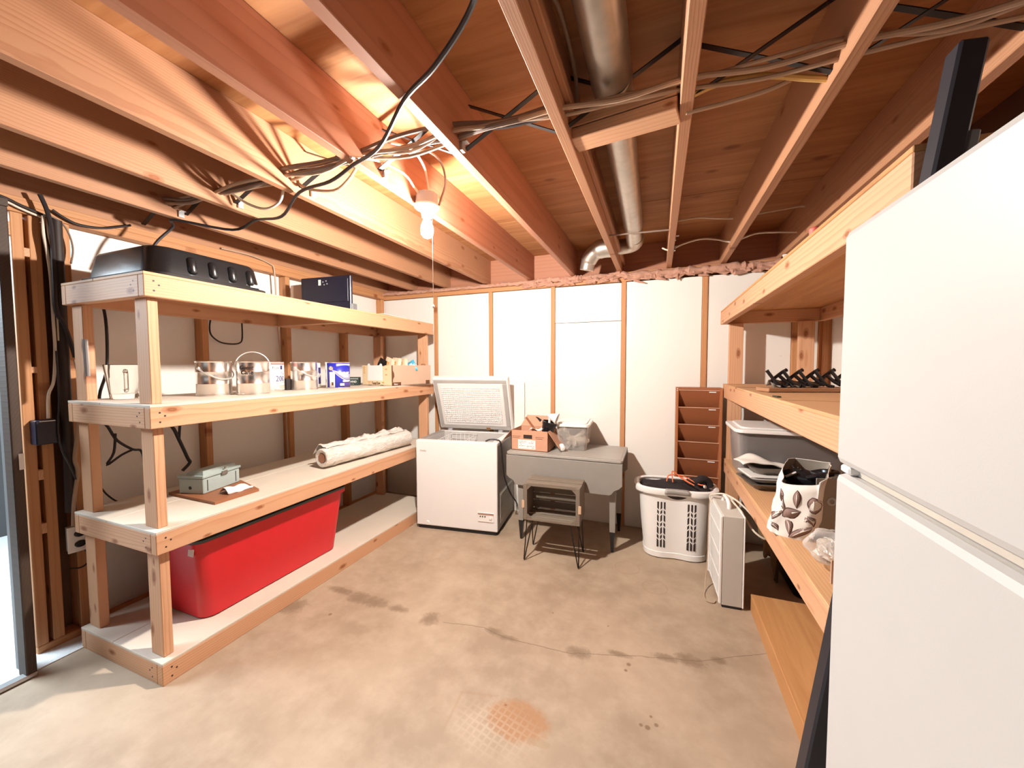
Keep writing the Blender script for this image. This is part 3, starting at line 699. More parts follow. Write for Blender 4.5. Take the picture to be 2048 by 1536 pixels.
def flap(pts):
    vs = [Vector(p) for p in pts]; n_ = (vs[1]-vs[0]).cross(vs[3]-vs[0]).normalized()*.003
    return MB().add(vs+[v+n_ for v in vs], [(3, 2, 1, 0), (4, 5, 6, 7), (0, 1, 5, 4), (1, 2, 6, 5), (2, 3, 7, 6), (3, 0, 4, 7)]).build('flap', CARD, cb)
flap([(bx0, by1, bz), (bx1, by1, bz), (bx1-.01, by1+.05, bz+.085), (bx0+.04, by1+.05, bz+.085)])
flap([(bx1, by0, bz), (bx1, by1, bz), (bx1+.085, by1-.01, bz-.125), (bx1+.085, by0+.012, bz-.125)])
flap([(bx0, by1, bz), (bx0, by0, bz), (bx0-.075, by0+.01, bz-.085), (bx0-.075, by1-.01, bz-.085)])
MB().box(-.757, -.612, by0-.0012, by0, .716, .788).build('label_sticker', PAPER, cb)
m = MB(); rg = random.Random(5)
for j in range(5):
    x = -.748
    while x < -.63:
        L_ = rg.uniform(.006, .022)
        if rg.random() < .6: m.box(x, x+L_, by0-.002, by0-.001, .726+j*.0118, .7285+j*.0118)
        x += L_+.005
for (x0, x1) in ((-.805, -.735), (-.61, -.545)):
    for j in range(2): m.box(x0, x1-.01*j, by0-.0008, by0, .812-.012*j, .8145-.012*j)
m.build('print', INKBR, cb)
# black block added to shade its handle hole, then contents of that box
tagobj(MB().box(-.725, -.628, by0+.006, by0+.03, .71, .845, c=.004).build('hole_shade_block', INKBK), 'added black block for the shade in the handle hole of the cardboard box', 'pouch')
o = thing('paint_scraper', 'long brown handled tool leaning out of the cardboard box', 'tool', (-.60, -.40, .71))
MB().box(-.008, .008, -.006, .006, 0, .26, M=Matrix.Translation((-.562, -.42, .75)) @ Matrix.Rotation(R(-37), 4, 'Y'), c=.002).build('handle', BRDBR, o)
MB().box(-.02, .02, -.002, .002, -.05, .01, M=Matrix.Translation((-.562, -.42, .75)) @ Matrix.Rotation(R(-37), 4, 'Y')).build('blade', STEELB, o)
o = thing('black_pot', 'small black flower pot lying in the cardboard box', 'pot', (-.56, -.38, .71))
M_ = Matrix.Translation((-.555, -.40, .805)) @ Matrix.Rotation(R(14), 4, 'Y')
MB().lathe([(.040, 0), (.055, .10), (.058, .10), (.058, .125), (.054, .125), (.038, .004)], 20, M=M_, capt=False).build('pot_body', BLACKP, o)
MB().tube([(-.60, -.40, .93), (-.625, -.41, .955), (-.638, -.41, .96)], [.012, .006, .003], 8).build('spout', BLACKP, o)
o = thing('white_funnel', 'white funnel and tube standing in the cardboard box', 'funnel', (-.50, -.40, .71))
MB().tube([(-.528, -.42, .72), (-.522, -.42, .985)], .009, 12).build('tube', PORC, o)
MB().lathe([(.045, .0), (.006, .09), (.004, .09), (.043, .0)], 20, M=Matrix.Translation((-.46, -.42, .955)) @ Matrix.Rotation(R(-70), 4, 'Y'), capb=False, capt=False).build('cone', PAPER, o)
tagobj(MB().sheet(lambda u, v: (-.69+.13*u, -.44+.1*v, .855+.012*math.sin(7*u+2*v)+.018*u), 8, 6).build('paper_sheet', PAPER, solid=.001), 'crumpled white paper inside the cardboard box', 'paper')
tagobj(MB().lathe([(.022, 0), (.022, .05)], 14, M=Matrix.Translation((-.655, -.40, .80))).build('brown_jar', BRDBR), 'small dark bottle inside the cardboard box', 'bottle')

def tub(name, parent, x0, x1, y0, y1, z0, z1, taper, r, mat, M=None, th=.003, lip=0.0):
    def ring(k, z, inset): 
        q = [Vector((x, y, z)) for x, y in rrect(x0+inset, x1-inset, y0+inset, y1-inset, r, 5)]
        return [M @ v for v in q] if M is not None else q
    rs_ = [ring(0, z0+th, taper+th), ring(0, z0, taper), ring(0, z1, 0)]
    if lip: rs_ += [ring(0, z1, -lip), ring(0, z1-.012, -lip), ]
    rs_ = [ring(0, z0, taper+.004), ring(0, z0+.006, taper), ring(0, z1, 0)] + ([ring(0, z1, -lip), ring(0, z1+.004, -lip)] if lip else []) + [ring(0, z1+.0035, th), ring(0, z0+th+.004, taper+th)]
    return MB().loft(rs_, True, True, True).build(name, mat, parent)
pb = thing('plastic_bin', 'clear plastic bin with white lid on the grey table', 'bin', (-.365, -.21, .702))
PM = Matrix.Translation((-.365, -.21, 0)) @ Matrix.Rotation(R(4), 4, 'Z')
tub('bin_body', pb, -.125, .125, -.17, .165, .703, .893, .014, .03, CLEARP, PM)
m = MB(); m.prism(rrect(-.137, .137, -.182, .177, .035, 5), PM @ Matrix.Translation((0, 0, .890)), .022); m.prism(rrect(-.115, .115, -.155, .15, .03, 5), PM @ Matrix.Translation((0, 0, .912)), .008)
m.build('bin_lid', WPLAS, pb, bevel=.004)
o = thing('clear_bag', 'bundle of clear packaging and white parts seen inside the plastic bin', 'bag', (-.36, -.22, .71))
rg = random.Random(11)
def lump(c, rx, ry, rz_, seed, amp=.25, nu=14, nv=9, M=None):
    r_ = random.Random(seed); ph = [r_.uniform(0, 6.28) for _ in range(6)]
    m = MB()
    def fn(u, v):
        a_ = 2*math.pi*u; b_ = math.pi*(v-.5)
        k = 1+amp*(.5*math.sin(3*a_+ph[0]+2*b_)+.3*math.sin(5*a_+ph[1]-3*b_)+.35*math.sin(4*b_+ph[2]+a_))
        q = Vector((rx*math.cos(a_)*math.cos(b_)*k, ry*math.sin(a_)*math.cos(b_)*k, rz_*math.sin(b_)*(.8+.2*k)))
        return (M @ q if M is not None else q)+Vector(c)
    return m.sheet(fn, nu, nv)
lump((-.33, -.25, .765), .085, .09, .05, 3).build('wrapped_parts', BAGW, o)
lump((-.38, -.20, .80), .08, .1, .06, 4).build('grey_parts', GASK, o)
MB().tube([(-.40, -.30, .74), (-.27, -.30, .85)], .016, 10).build('white_rod', WPLAS, o)
o = MB().sheet(lambda u, v: (-.44+.10*u+.03*math.sin(5*v), -.39+.012*math.sin(9*u+4*v)-.01*v, .71+.16*v-.05*(1-v)*u*math.sin(6*u)), 10, 12).build('film_bag', FILM); tagobj(o, 'clear film bag hanging out of the plastic bin', 'bag')
tagobj(lump((-.415, -.44, .735), .025, .02, .03, 9).build('plastic_piece', PORC), 'small white plastic piece lying in front of the plastic bin', 'plastic')

# ================================================================== CRATE STOOL on hairpin legs
st = thing('crate_stool', 'grey wooden crate on black hairpin legs in front of the table', 'stool', (-.39, -.72, 0))
SM = Matrix.Translation((-.398, -.83, 0)) @ Matrix.Rotation(R(2.5), 4, 'Z')
sw, sd, z0, z1 = .198, .235, .292, .548
def sbox(nm, x0, x1, y0, y1, za, zb, mat=GREYW, c=.002): return MB().box(x0, x1, y0, y1, za, zb, M=SM, c=c).build(nm, mat, st)
for k in range(4):
    y0 = .004+k*.058; dz = .003*(k % 2); sbox('slat', -sw, sw, y0, y0+.047, z1-.010-dz, z1-dz); sbox('slat', -sw, sw, y0, y0+.047, z0, z0+.010-dz)
for k in range(4):
    za = z0+.014+k*.058; sbox('slat', -sw+.012, sw-.012, sd-.010, sd, za, za+.050)
for s_ in (-1, 1):
    x0, x1 = (-sw, -sw+.012) if s_ < 0 else (sw-.012, sw)
    sbox('end_panel', x0, x1, .002, sd-.002, z0+.010, z1-.010)
    m = MB(); m.box(s_*sw-(.028 if s_ > 0 else 0), s_*sw+(.028 if s_ < 0 else 0), -.004, .012, z0, z1, M=SM, c=.002)
    for (za, zs) in ((z0+.012, 1), (z1-.012, -1)):
        xi = s_*(sw-.028); m.prism([(0, 0), (-s_*.03, 0), (0, zs*.03)] if s_*zs < 0 else [(0, 0), (0, zs*.03), (-s_*.03, 0)], SM @ Matrix.Translation((xi, .012, za)) @ Matrix.Rotation(R(90), 4, 'X'), .014)
    m.build('front_stile', GREYW, st)
    MB().box(s_*sw-.010, s_*sw+.010, -.009, -.003, z0+.085, z0+.14, M=SM, c=.002).build('edge_tab', PALEW, st, label='pale wooden tab on the crate edge')
for za in (z0, z1-.012): MB().box(-sw+.028, sw-.028, -.004, .012, za, za+.012, M=SM).build('front_rail', GREYW, st)
for (sx_, sy_) in ((-1, 0), (1, 0), (-1, 1), (1, 1)):
    bx_ = sx_*(sw-.012); by_ = .005 if sy_ == 0 else sd-.015
    fx, fy = bx_+sx_*.006, by_+(-.012 if sy_ == 0 else .012)
    MB().tube([SM @ Vector(q) for q in ((bx_-sx_*.055, by_+(.0 if sy_ == 0 else 0), z0), (fx-sx_*.004, fy, .012), (fx-sx_*.002, fy, .005), (fx, fy, .012), (bx_, by_+(.05 if sy_ == 0 else -.05), z0))], .0042, 8).build('hairpin_leg', BLKMET, st)

# ================================================================== LAUNDRY HAMPER
hp = thing('laundry_hamper', 'white plastic laundry hamper with slotted front between table and fan', 'hamper', (.40, -.27, 0))
HC = Vector((.402, -.340, 0)); HR = R(3)
def hxy(a_, v):
    w_ = .212+(.252-.212)*v; d_ = .140+(.160-.140)*v
    e = 2/3.2; c_, s_ = math.cos(a_), math.sin(a_)
    x = w_*math.copysign(abs(c_)**e, c_); y = d_*math.copysign(abs(s_)**e, s_)
    if y < 0: y += .020*math.exp(-(x/.075)**2)*(1-.35*v)
    return x, y
def hpt(a_, v, z=None, off=0.0):
    x, y = hxy(a_, v); q = Vector((x, y, 0)); 
    if off: q = q*(1+off/q.length)
    q.rotate(Euler((0, 0, HR))); return HC+q+Vector((0, 0, z if z is not None else .49*v))
NA = 72
rings = []
for (v, z, off) in ((0, 0, -.02), (0, .008, 0), (.09, .046, 0), (.095, .048, -.004), (.11, .056, -.004), (.55, .27, 0), (.86, .43, 0), (.9, .445, .002), (1, .49, .004), (1, .485, -.006), (.5, .25, -.006), (.02, .01, -.008)):
    rings.append([hpt(2*math.pi*k/NA, v, z, off) for k in range(NA)])
MB().loft(rings).build('hamper_body', WPLAS, hp)
m = MB()
def rim(k): 
    a_ = 2*math.pi*k/NA; return hpt(a_, 1, .498-.012*math.cos(a_-HR)*0, .018)
rimp = [rim(k) for k in range(NA)]
vs = []
for k in range(NA):
    p = rimp[k]; n_ = Vector((p.x-HC.x, p.y-HC.y, 0)).normalized()
    for (a_, b_) in ((-.024, .010), (-.006, .017), (.012, .010), (.016, -.012), (.010, -.026), (.002, -.024), (.004, -.004), (-.022, .002)): vs.append(p+n_*a_+Vector((0, 0, b_)))
m.add(vs, [(k*8+j, k*8+(j+1) % 8, ((k+1) % NA)*8+(j+1) % 8, ((k+1) % NA)*8+j) for k in range(NA) for j in range(8)], True)
m.build('rim', WPLAS, hp)
def fpt(x, z, off=.0012):
    # point on the front face at local x
    v = z/.49; best = None
    lo, hi = math.pi*1.0, math.pi*2.0
    for _ in range(40):
        mid = (lo+hi)/2
        if hxy(mid, v)[0] < x: lo = mid
        else: hi = mid
    return hpt((lo+hi)/2, v, z, off)
segs = [(.085, .138, 0, 1), (.150, .172, 1, 1), (.184, .228, 1, 1), (.240, .262, 1, 1), (.274, .318, 1, 1), (.330, .352, 1, 1), (.364, .415, 1, 0)]
for side in (-1, 1):
    for c_ in range(3):
        x0 = side*.098+(c_-1)*.0215; hw = .0052
        for (za, zb, lo_, hi_) in segs:
            sl = (.012 if (c_ % 2 == 0) else -.012)*(1 if side > 0 else -1)*-1
            zl0, zr0 = (za+sl/2, za-sl/2) if lo_ else (za, za); zl1, zr1 = (zb+sl/2, zb-sl/2) if hi_ else (zb, zb)
            q = [(x0-hw, zl0), (x0+hw, zr0), (x0+hw, zr1), (x0-hw, zl1)]
            vs = [fpt(x, z, .0012) for x, z in q]+[fpt(x, z, -.004) for x, z in q]
            MB().add(vs, [(0, 1, 2, 3), (7, 6, 5, 4), (0, 4, 5, 1), (1, 5, 6, 2), (2, 6, 7, 3), (3, 7, 4, 0)]).build('slot', INKBK, hp)  # dark inset on the skin stands for the unlit opening
m = MB(); q = []
for k in range(13):
    x = -.062+.124*k/12; q.append((x, .463))
q2 = [(x, .463-.022*(1-(x/.062)**2)) for x, _ in q][::-1]
poly = q+q2[1:-1]
cen = fpt(0, .455, .0065); vs = [cen]+[fpt(x, z, .0065) for x, z in poly]
m.add(vs, [(0, i, i % len(poly)+1) for i in range(1, len(poly)+1)]); m.build('grip_hole', INKBK, hp)  # black patch laid over the wall where the grip opening would be dark
vs = []
for k in range(9):
    x = -.066+.132*k/8; p = fpt(x, .489, .0); n_ = Vector((p.x-HC.x, p.y-HC.y, 0)).normalized()
    vs += [p+n_*.014+Vector((0, 0, .028)), p+n_*.038+Vector((0, 0, .020)), p+n_*.038+Vector((0, 0, -.004))]
MB().add(vs, [(k*3+j, k*3+j+1, (k+1)*3+j+1, (k+1)*3+j) for k in range(8) for j in range(2)], True).build('grip_pad', GASK, hp, solid=.004)
# black clothing on top
o = thing('black_jacket', 'folded black jacket lying in the top of the white hamper', 'jacket', (.40, -.28, .44))
def jk(u, v):
    x = -.235+.47*u; y = -.135+.27*v
    e = max(0, 1-(x/.245)**4)*max(0, 1-(y/.140)**4)
    z = .455+.062*e**.5+.010*math.sin(14*u+3*v)+.008*math.sin(9*v+11*u)+(.03*math.exp(-((x-.13)**2+(y-.03)**2)/.004))
    q = Vector((x*(.97), y*.97, 0)); q.rotate(Euler((0, 0, HR))); return HC+q+Vector((0, 0, z))
MB().sheet(jk, 34, 22).build('cloth', CLOTHK, o, solid=.004)
MB().tube(smoothpath([(.53, -.40, .545), (.57, -.39, .575), (.61, -.37, .56), (.63, -.36, .52)], 5), [.026]*16, 10).build('sleeve', CLOTHK, o)
MB().tube([(.585, -.435, .535), (.592, -.44, .537)], .012, 10).build('snap', PORC, o, label='white snap')
cable('orange_cord', 'orange cord looped over the black jacket in the hamper', [(.345, -.42, .545), (.36, -.37, .575), (.42, -.36, .58), (.47, -.38, .575), (.55, -.42, .545), (.58, -.43, .545)], .004, ORANGE)
bpy.data.objects['orange_cord']['category'] = 'cord'
o = MB()
o.tube(smoothpath([(.385, -.43, .545), (.38, -.40, .61), (.40, -.395, .605), (.44, -.41, .575), (.50, -.44, .548)], 5), .004, 8); o.tube(smoothpath([(.44, -.40, .578), (.48, -.43, .56), (.52, -.46, .545)], 4), .004, 8)
o = o.build('drawstring', ORANGE); tagobj(o, 'orange drawstring standing in a loop on the black jacket', 'cord')

# ================================================================== WALL FILE ORGANIZER
fo = thing('file_organizer', 'tall brown wooden file organizer with sloped pockets leaning on the back wall', 'organizer', (.575, -.11, 0))
fx0, fx1, ftop = .408, .726, 1.203; fyf, fyb = -.155, -.035
MB().box(fx0, fx0+.018, fyf, fyb, 0, ftop, c=.002).build('side_panel', BROWNWZ, fo); MB().box(fx1-.018, fx1, fyf, fyb, 0, ftop, c=.002).build('side_panel', BROWNWZ, fo)
MB().box(fx0+.018, fx1-.018, fyb-.006, fyb, 0.02, ftop-.004).build('back_panel', BROWNW, fo)
MB().box(fx0+.018, fx1-.018, fyf, fyb-.006, ftop-.014, ftop).build('top_panel', BROWNW, fo); MB().box(fx0+.018, fx1-.018, fyf, fyb-.006, .02, .034).build('bottom_panel', BROWNW, fo)
for k in range(9):
    zt_ = 1.184-.1315*k
    MB().add([(fx0+.018, fyf+.004, zt_), (fx1-.018, fyf+.004, zt_), (fx1-.018, fyf+.010, zt_), (fx0+.018, fyf+.010, zt_), (fx0+.018, fyb-.030, zt_-.16), (fx1-.018, fyb-.030, zt_-.16), (fx1-.018, fyb-.024, zt_-.16), (fx0+.018, fyb-.024, zt_-.16)], [(0, 1, 2, 3), (0, 4, 5, 1), (2, 6, 7, 3), (4, 7, 6, 5), (0, 3, 7, 4), (1, 5, 6, 2)]).build('pocket_divider', BROWNW, fo)
    MB().box(fx0+.018, fx1-.018, fyf+.001, fyf+.009, zt_-.002, zt_+.003).build('pocket_edge', plain('pale_edge', (.62, .36, .24), .5) if k == 0 else bpy.data.materials['pale_edge'], fo)  # thin lip in a paler brown than the dividers
    if k in (0, 1, 2, 4):
        q = .006; MB().box(.635, .682, fyf+.003+q, fyf+.006+q, zt_-.016, zt_-.006).build('name_strip', PAPER, fo)
for (dx, dz) in ((.009, .008), (.009, .022)):
    MB().lathe([(.004, 0), (.003, .002)], 8, M=frame((fx0+dx, fyf-.0005, ftop-dz), (1, 0, 0), (0, 0, 1))).build('pin', PORC, fo)

# ================================================================== BOX FAN
bf = thing('box_fan', 'white box fan standing on edge on the floor beside the hamper', 'fan', (.66, -.72, 0))
BM_ = Matrix.Translation((.680, -.938, 0)) @ Matrix.Rotation(R(2.5), 4, 'Z')       # local x: depth -.055...055, y: 0..0.45
m = MB()
for (y0, y1, za, zb) in ((0, .02, .012, .528), (.35, .37, .012, .528), (.02, .35, .012, .032), (.02, .35, .508, .528)): m.box(-.05, .054, y0, y1, za, zb, M=BM_, c=.004)
m.build('housing', plain('fan_body_grey', (.56, .53, .48), .5, var=.04), bf)
m = MB()
for k in range(22):
    y = .026+.318*k/21; m.box(-.056, -.050, y-.0035, y+.0035, .03, .515, M=BM_)
for z in (.03, .15, .28, .41, .512): m.box(-.058, -.050, .02, .35, z-.004, z+.004, M=BM_)
m.box(-.064, -.050, -.002, .014, .02, .525, M=BM_, c=.003); m.box(-.064, -.050, .356, .372, .02, .525, M=BM_, c=.003)
m.build('front_grille', WPLAS, bf)
MB().box(.054, .062, -.002, .372, .01, .532, M=BM_, c=.003).build('rear_grille_frame', WPLAS, bf)
MB().box(-.046, .05, .002, .368, .0, .014, M=BM_).build('foot_strip', BLACK, bf)
MB().lathe([(.055, 0), (.055, .03)], 20, M=BM_ @ Matrix.Translation((-.03, .185, .28)) @ Matrix.Rotation(R(90), 4, 'Y')).build('motor_hub', GASK, bf)
for k in range(5):
    MB().box(0, .10, -.05, .05, -.002, .002, M=BM_ @ Matrix.Translation((-.01, .185, .28)) @ Matrix.Rotation(R(90), 4, 'Y') @ Matrix.Rotation(R(72*k), 4, 'Z') @ Matrix.Translation((.05, 0, 0)) @ Matrix.Rotation(R(30), 4, 'X')).build('blade', GREYEDGE, bf)
m = MB(); m.tube(smoothpath([BM_ @ Vector(q) for q in ((.005, .13, .526), (.004, .14, .558), (.003, .20, .571), (.003, .27, .563), (.003, .285, .526))], 5), .011, 10); m.build('carry_handle', WPLAS, bf)
o = MB().tube(smoothpath([BM_ @ Vector(q) for q in ((-.058, .30, .50), (-.07, .31, .535), (-.05, .28, .56), (.0, .24, .578), (.05, .16, .57), (.10, .10, .53), (.155, .05, .46), (.175, .03, .43), (.15, .0, .425), (.10, .02, .46), (.06, .10, .53), (.02, .20, .565))], 6), .0055, 8).build('power_cord', CWHITE, bf)
o = MB().tube(smoothpath([BM_ @ Vector(q) for q in ((-.07, .31, .535), (-.075, .30, .40), (-.085, .25, .18), (-.10, .20, .05), (-.115, .13, .008), (-.125, .08, .006), (-.12, .03, .006), (-.085, .02, .006), (-.07, .05, .006))], 7), .003, 6).build('cord_tail', CBEIGE, bf)

# ================================================================== REFRIGERATOR
rf = thing('refrigerator', 'tall white top-freezer refrigerator filling the right foreground', 'refrigerator', (.95, -2.86, 0))
MB().box(.645, 1.28, -3.215, -2.505, .03, 1.585, c=.006).build('cabinet', FRIDGE, rf)
dl = MB().box(.569, .640, -3.22, -2.50, .10, 1.187, c=.012).build('lower_door', FRIDGE, rf)
du = MB().box(.569, .640, -3.22, -2.50, 1.203, 1.598, c=.012).build('upper_door', FRIDGE, rf)
MB().box(.590, .645, -3.21, -2.512, 1.188, 1.202).build('seam_gasket', plain('seam_beige', (.52, .46, .39), .6), rf)
MB().box(.576, .640, -2.535, -2.503, 1.1885, 1.2015, c=.003).build('hinge_cap', PORC, rf)
MB().box(.61, 1.25, -3.20, -2.52, 0, .095).build('kick_grille', BLACK, rf)
for z in (.70, 1.26):
    MB().box(.540, .562, -3.19, -3.165, z-.0+(.10 if z > 1 else -.05), z+.40+(-.15 if z > 1 else 0), c=.005).box(.555, .572, -3.19, -3.165, z+(.12 if z > 1 else -.03), z+(.15 if z > 1 else 0)).box(.555, .572, -3.19, -3.165, z+.20+(.0 if z > 1 else .15), z+.23+(.0 if z > 1 else .15)).build('door_handle', WHITE, rf)
# leaning black bar between the fridge and the shelf
lb = thing('leaning_bar', 'blue-black metal bar leaning upright between refrigerator and right shelf', 'bar', (.50, -2.44, 0))
MB().box(0, .038, -.02, .02, 0, 1.925, M=Matrix.Translation((.488, -2.420, 0.005)) @ Matrix.Rotation(R(7.45), 4, 'Y'), c=.004).build('bar_body', BLUEBK, lb)
MB().box(.038, .052, -.018, .02, 0.2, 1.78, M=Matrix.Translation((.488, -2.420, 0.005)) @ Matrix.Rotation(R(7.45), 4, 'Y'), c=.002).build('side_strip', GREYEDGE, lb)

# ================================================================== ON THE LEFT SHELF
TUBP = plain('tub_black_plastic', (0.012, 0.012, 0.013), 0.27, var=0.2, IOR=1.7)
# top tier: black tub turned over
bt = thing('black_tub', 'black ribbed plastic tub turned upside down on the top shelf', 'tub', (-1.98, -2.11, 1.766))
rings = []
for (z, ins) in ((.0, -.012), (.010, -.014), (.012, .004), (.018, .006), (.118, .022), (.130, .030), (.132, .05)):
    rings.append([Vector((x, y, 1.767+z)) for x, y in rrect(-2.255+ins, -1.705-ins, -2.368+ins, -1.855-ins, .075, 7)])
MB().loft(rings).build('tub_body', TUBP, bt)
for k in range(4):
    y = -2.205+k*.088
    m = MB(); RM_ = Matrix.Translation((-1.716, y, 1.790)) @ Matrix.Rotation(R(-9), 4, 'Y') @ Matrix.Scale(.45, 4, (1, 0, 0)); m.tube([RM_ @ Vector((0, 0, q)) for q in (0, .004, .012, .07, .078, .083)], [.004, .014, .020, .020, .014, .004], 16); m.build('rib', TUBP, bt)
for k in range(3):
    x = -2.12+k*.13
    MB().box(-.03, .03, -.001, .004, .0, .082, M=Matrix.Translation((x, -2.357, 1.790)) @ Matrix.Rotation(R(-9), 4, 'X'), c=.002).build('rib', TUBP, bt)
MB().box(-1.7105, -1.709, -1.945, -1.885, 1.786, 1.802).build('sticker', PAPER, bt)
# flat black monitor back
mo = thing('flat_monitor', 'flat dark monitor standing with its back to the room on the top shelf', 'monitor', (-1.95, -1.24, 1.766))
QM = frame((-1.955, -1.235, 1.890), (.40, .035, 0), (0, 0, 1))
MB().box(-.215, .215, -.122, .122, -.02, .004, M=QM, c=.005).build('back_shell', NAVY, mo)
MB().box(-.195, .195, -.06, .10, .004, .007, M=QM, c=.002).build('raised_panel', NAVY, mo)
MB().box(-.055, -.033, .062, .102, .0075, .0085, M=QM).build('sticker', PAPER, mo)
m = MB()
for (x, y) in ((-.015, .085), (.012, .09), (-.005, .065), (.02, .07)): m.lathe([(.005, 0), (.005, .002)], 8, M=QM @ Matrix.Translation((x, y, .007)))
m.build('screws', STEELB, mo)
MB().box(.195, .225, -.122, -.075, -.05, .0, M=QM, c=.003).build('stand_foot', GREYEDGE, mo)
o = MB().box(-2.335, -2.12, -1.205, -1.20, 1.766, 1.985).build('cardboard_sheet', CARD2); tagobj(o, 'brown cardboard sheet standing behind the dark monitor', 'cardboard')
for k in range(3):
    o = MB().prism([(-2.0, -.98), (-1.70+.008*k, -.99), (-1.70, -.58-.05*k), (-2.0, -.56)], Matrix.Translation((.0, .015*k, 1.7655+.003*k)), .0025).build('paper_sheet', PAPER if k != 1 else CREAM)
    tagobj(o, ['lowest white sheet of the flat paper stack on the top shelf', 'middle cream sheet of the flat paper stack on the top shelf', 'uppermost white sheet of the flat paper stack on the top shelf'][k], 'paper', 'flat papers on the top shelf')

# middle tier
def mug():
    c = (-2.234, -2.242, 1.2145)
    t = thing('glass_mug', 'clear glass beer mug on the middle shelf behind the near post', 'mug', c)
    MB().lathe([(.0495, 0), (.051, .004), (.053, .02), (.070, .168), (.0695, .170), (.0655, .168), (.0485, .024), (.0, .022)], 36, c=c, capt=False).build('mug_body', GLASS, t)
    a_ = R(-18); d_ = Vector((math.cos(a_), math.sin(a_), 0)); b_ = Vector(c)
    MB().tube(smoothpath([b_+d_*.066+Vector((0, 0, .135)), b_+d_*.095+Vector((0, 0, .14)), b_+d_*.108+Vector((0, 0, .12)), b_+d_*.103+Vector((0, 0, .06)), b_+d_*.09+Vector((0, 0, .042)), b_+d_*.058+Vector((0, 0, .045))], 5), .0085, 10).build('handle', GLASS, t)
mug()
def can_body(mat_body, mat_lid):
    m = MB(); m.lathe([(.080, 0), (.083, .002), (.083, .006), (.081, .008), (.081, .062), (.0822, .064), (.081, .066), (.081, .128), (.0822, .130), (.081, .132), (.081, .181), (.083, .183), (.0835, .188), (.082, .190), (.078, .1895), (.075, .184), (.069, .184), (.066, .187), (.0, .187)], 40, capt=False)
    return m
def bail(parent, a0, up_, mat=CHROME):
    d_ = Vector((math.cos(a0), math.sin(a0), 0)); n_ = Vector((-d_.y, d_.x, 0)); pts = []
    for i in range(17):
        q = math.pi*i/16; h = .088*math.sin(q)
        pts.append(d_*(.087*math.cos(q)) + (Vector((0, 0, .150+h*1.05)) if up_ else n_*(.0905*math.sin(q))+Vector((0, 0, .150-.060*math.sin(q)))))
    MB().tube(pts, .0030, 8).build('bail', mat, parent, True)
    for s_ in (-1, 1): MB().lathe([(.010, 0), (.009, .004), (.004, .006)], 12, M=frame(d_*s_*.081+Vector((0, 0, .150)), n_*s_, (0, 0, 1))).build('ear', mat, parent, True)
def arc_label(parent, a0, a1, z0, z1, mat, nm='label', r=.0822):
    m = MB(); n = 18; vs = []
    for i in range(n+1):
        q = a0+(a1-a0)*i/n
        for (rr, z) in ((r, z0), (r, z1)): vs.append((rr*math.cos(q), rr*math.sin(q), z))
    m.add(vs, [(i*2, i*2+2, i*2+3, i*2+1) for i in range(n)], True); return m.build(nm, mat, parent, True, solid=.0006)
FA = R(-36)
ZM = 1.2145
canA = thing('paint_can', 'bare metal paint can with hanging handle, leftmost on the middle shelf', 'paint can', (-2.030, -1.945, ZM), 0, 'paint cans on the middle shelf')
can_body(0, 0).build('can_body', TIN, canA, True); bail(canA, R(-85), False)
canB = thing('paint_can', 'bare metal paint can with raised wire handle and scribbled writing on the middle shelf', 'paint can', (-1.906, -1.812, ZM), 0, 'paint cans on the middle shelf')
can_body(0, 0).build('can_body', TIN, canB, True); bail(canB, R(52), True)
text('writing', 'Guest', .030, INKBK, canB, wrap=(.0815, FA-.42, .152), local=True, shear=.2, off=.0006); text('writing', 'Cane', .030, INKBK, canB, wrap=(.0815, FA-.36, .125), local=True, shear=.2, off=.0006)
canC = thing('paint_can', 'white labelled paint can with a red band and large printed number', 'paint can', (-2.061, -1.600, ZM), 0, 'paint cans on the middle shelf')
can_body(0, 0).build('can_body', TIN, canC, True)
arc_label(canC, R(-170), R(100), .008, .182, plain('label_white', (.82, .81, .80), .5))
arc_label(canC, R(-170), R(100), .170, .180, INKRD, 'label_band', .0830)
text('label_text', 'ProMar', .030, plain('lilac_ink', (.35, .33, .48), .5), canC, wrap=(.0826, FA+.74, .115), local=True); text('label_text', '200', .050, INKNV, canC, wrap=(.0826, FA+.80, .079), local=True, xs=.9)
text('label_text', 'Trim', .024, INKBK, canC, wrap=(.0826, FA+.40, .148), local=True, shear=.3); arc_label(canC, FA+.80, FA+1.02, .140, .164, INKNV, 'label_mark', .0830)
for (z, a0, a1, mt) in ((.054, .4, 1.3, GASK), (.034, .7, .95, CARD2), (.034, 1.0, 1.3, CARD2), (.024, .7, 1.2, CARD2), (.010, .3, 1.0, GASK)): arc_label(canC, FA+a0, FA+a1, z, z+.004, mt, 'label_line', .0828)
canD = thing('paint_can', 'shiny bare metal paint can with hanging handle beside the small black box', 'paint can', (-1.989, -1.402, ZM), 0, 'paint cans on the middle shelf')
can_body(0, 0).build('can_body', TIN, canD, True); bail(canD, R(-80), False)
canE = thing('paint_can', 'paint can with white and navy label half hidden behind a bare metal can', 'paint can', (-2.125, -1.255, ZM), 0, 'paint cans on the middle shelf')
can_body(0, 0).build('can_body', TIN, canE, True); arc_label(canE, R(-120), R(100), .006, .182, bpy.data.materials['label_white'])
arc_label(canE, FA+.85, FA+1.35, .03, .150, INKNV, 'label_block', .0830); text('label_text', 'SUPER', .040, PAPER, canE, frame((.0, 0, .0), (1, 0, 0), (0, 0, 1)), wrap=(.0832, FA+1.1, .09), local=True)
canF = thing('paint_can', 'blue and white labelled paint can with round handle boss, beside the dark green box', 'paint can', (-1.928, -1.170, ZM), 0, 'paint cans on the middle shelf')
can_body(0, 0).build('can_body', TIN, canF, True); arc_label(canF, FA-1.15, FA+2.4, .006, .184, INKBL)
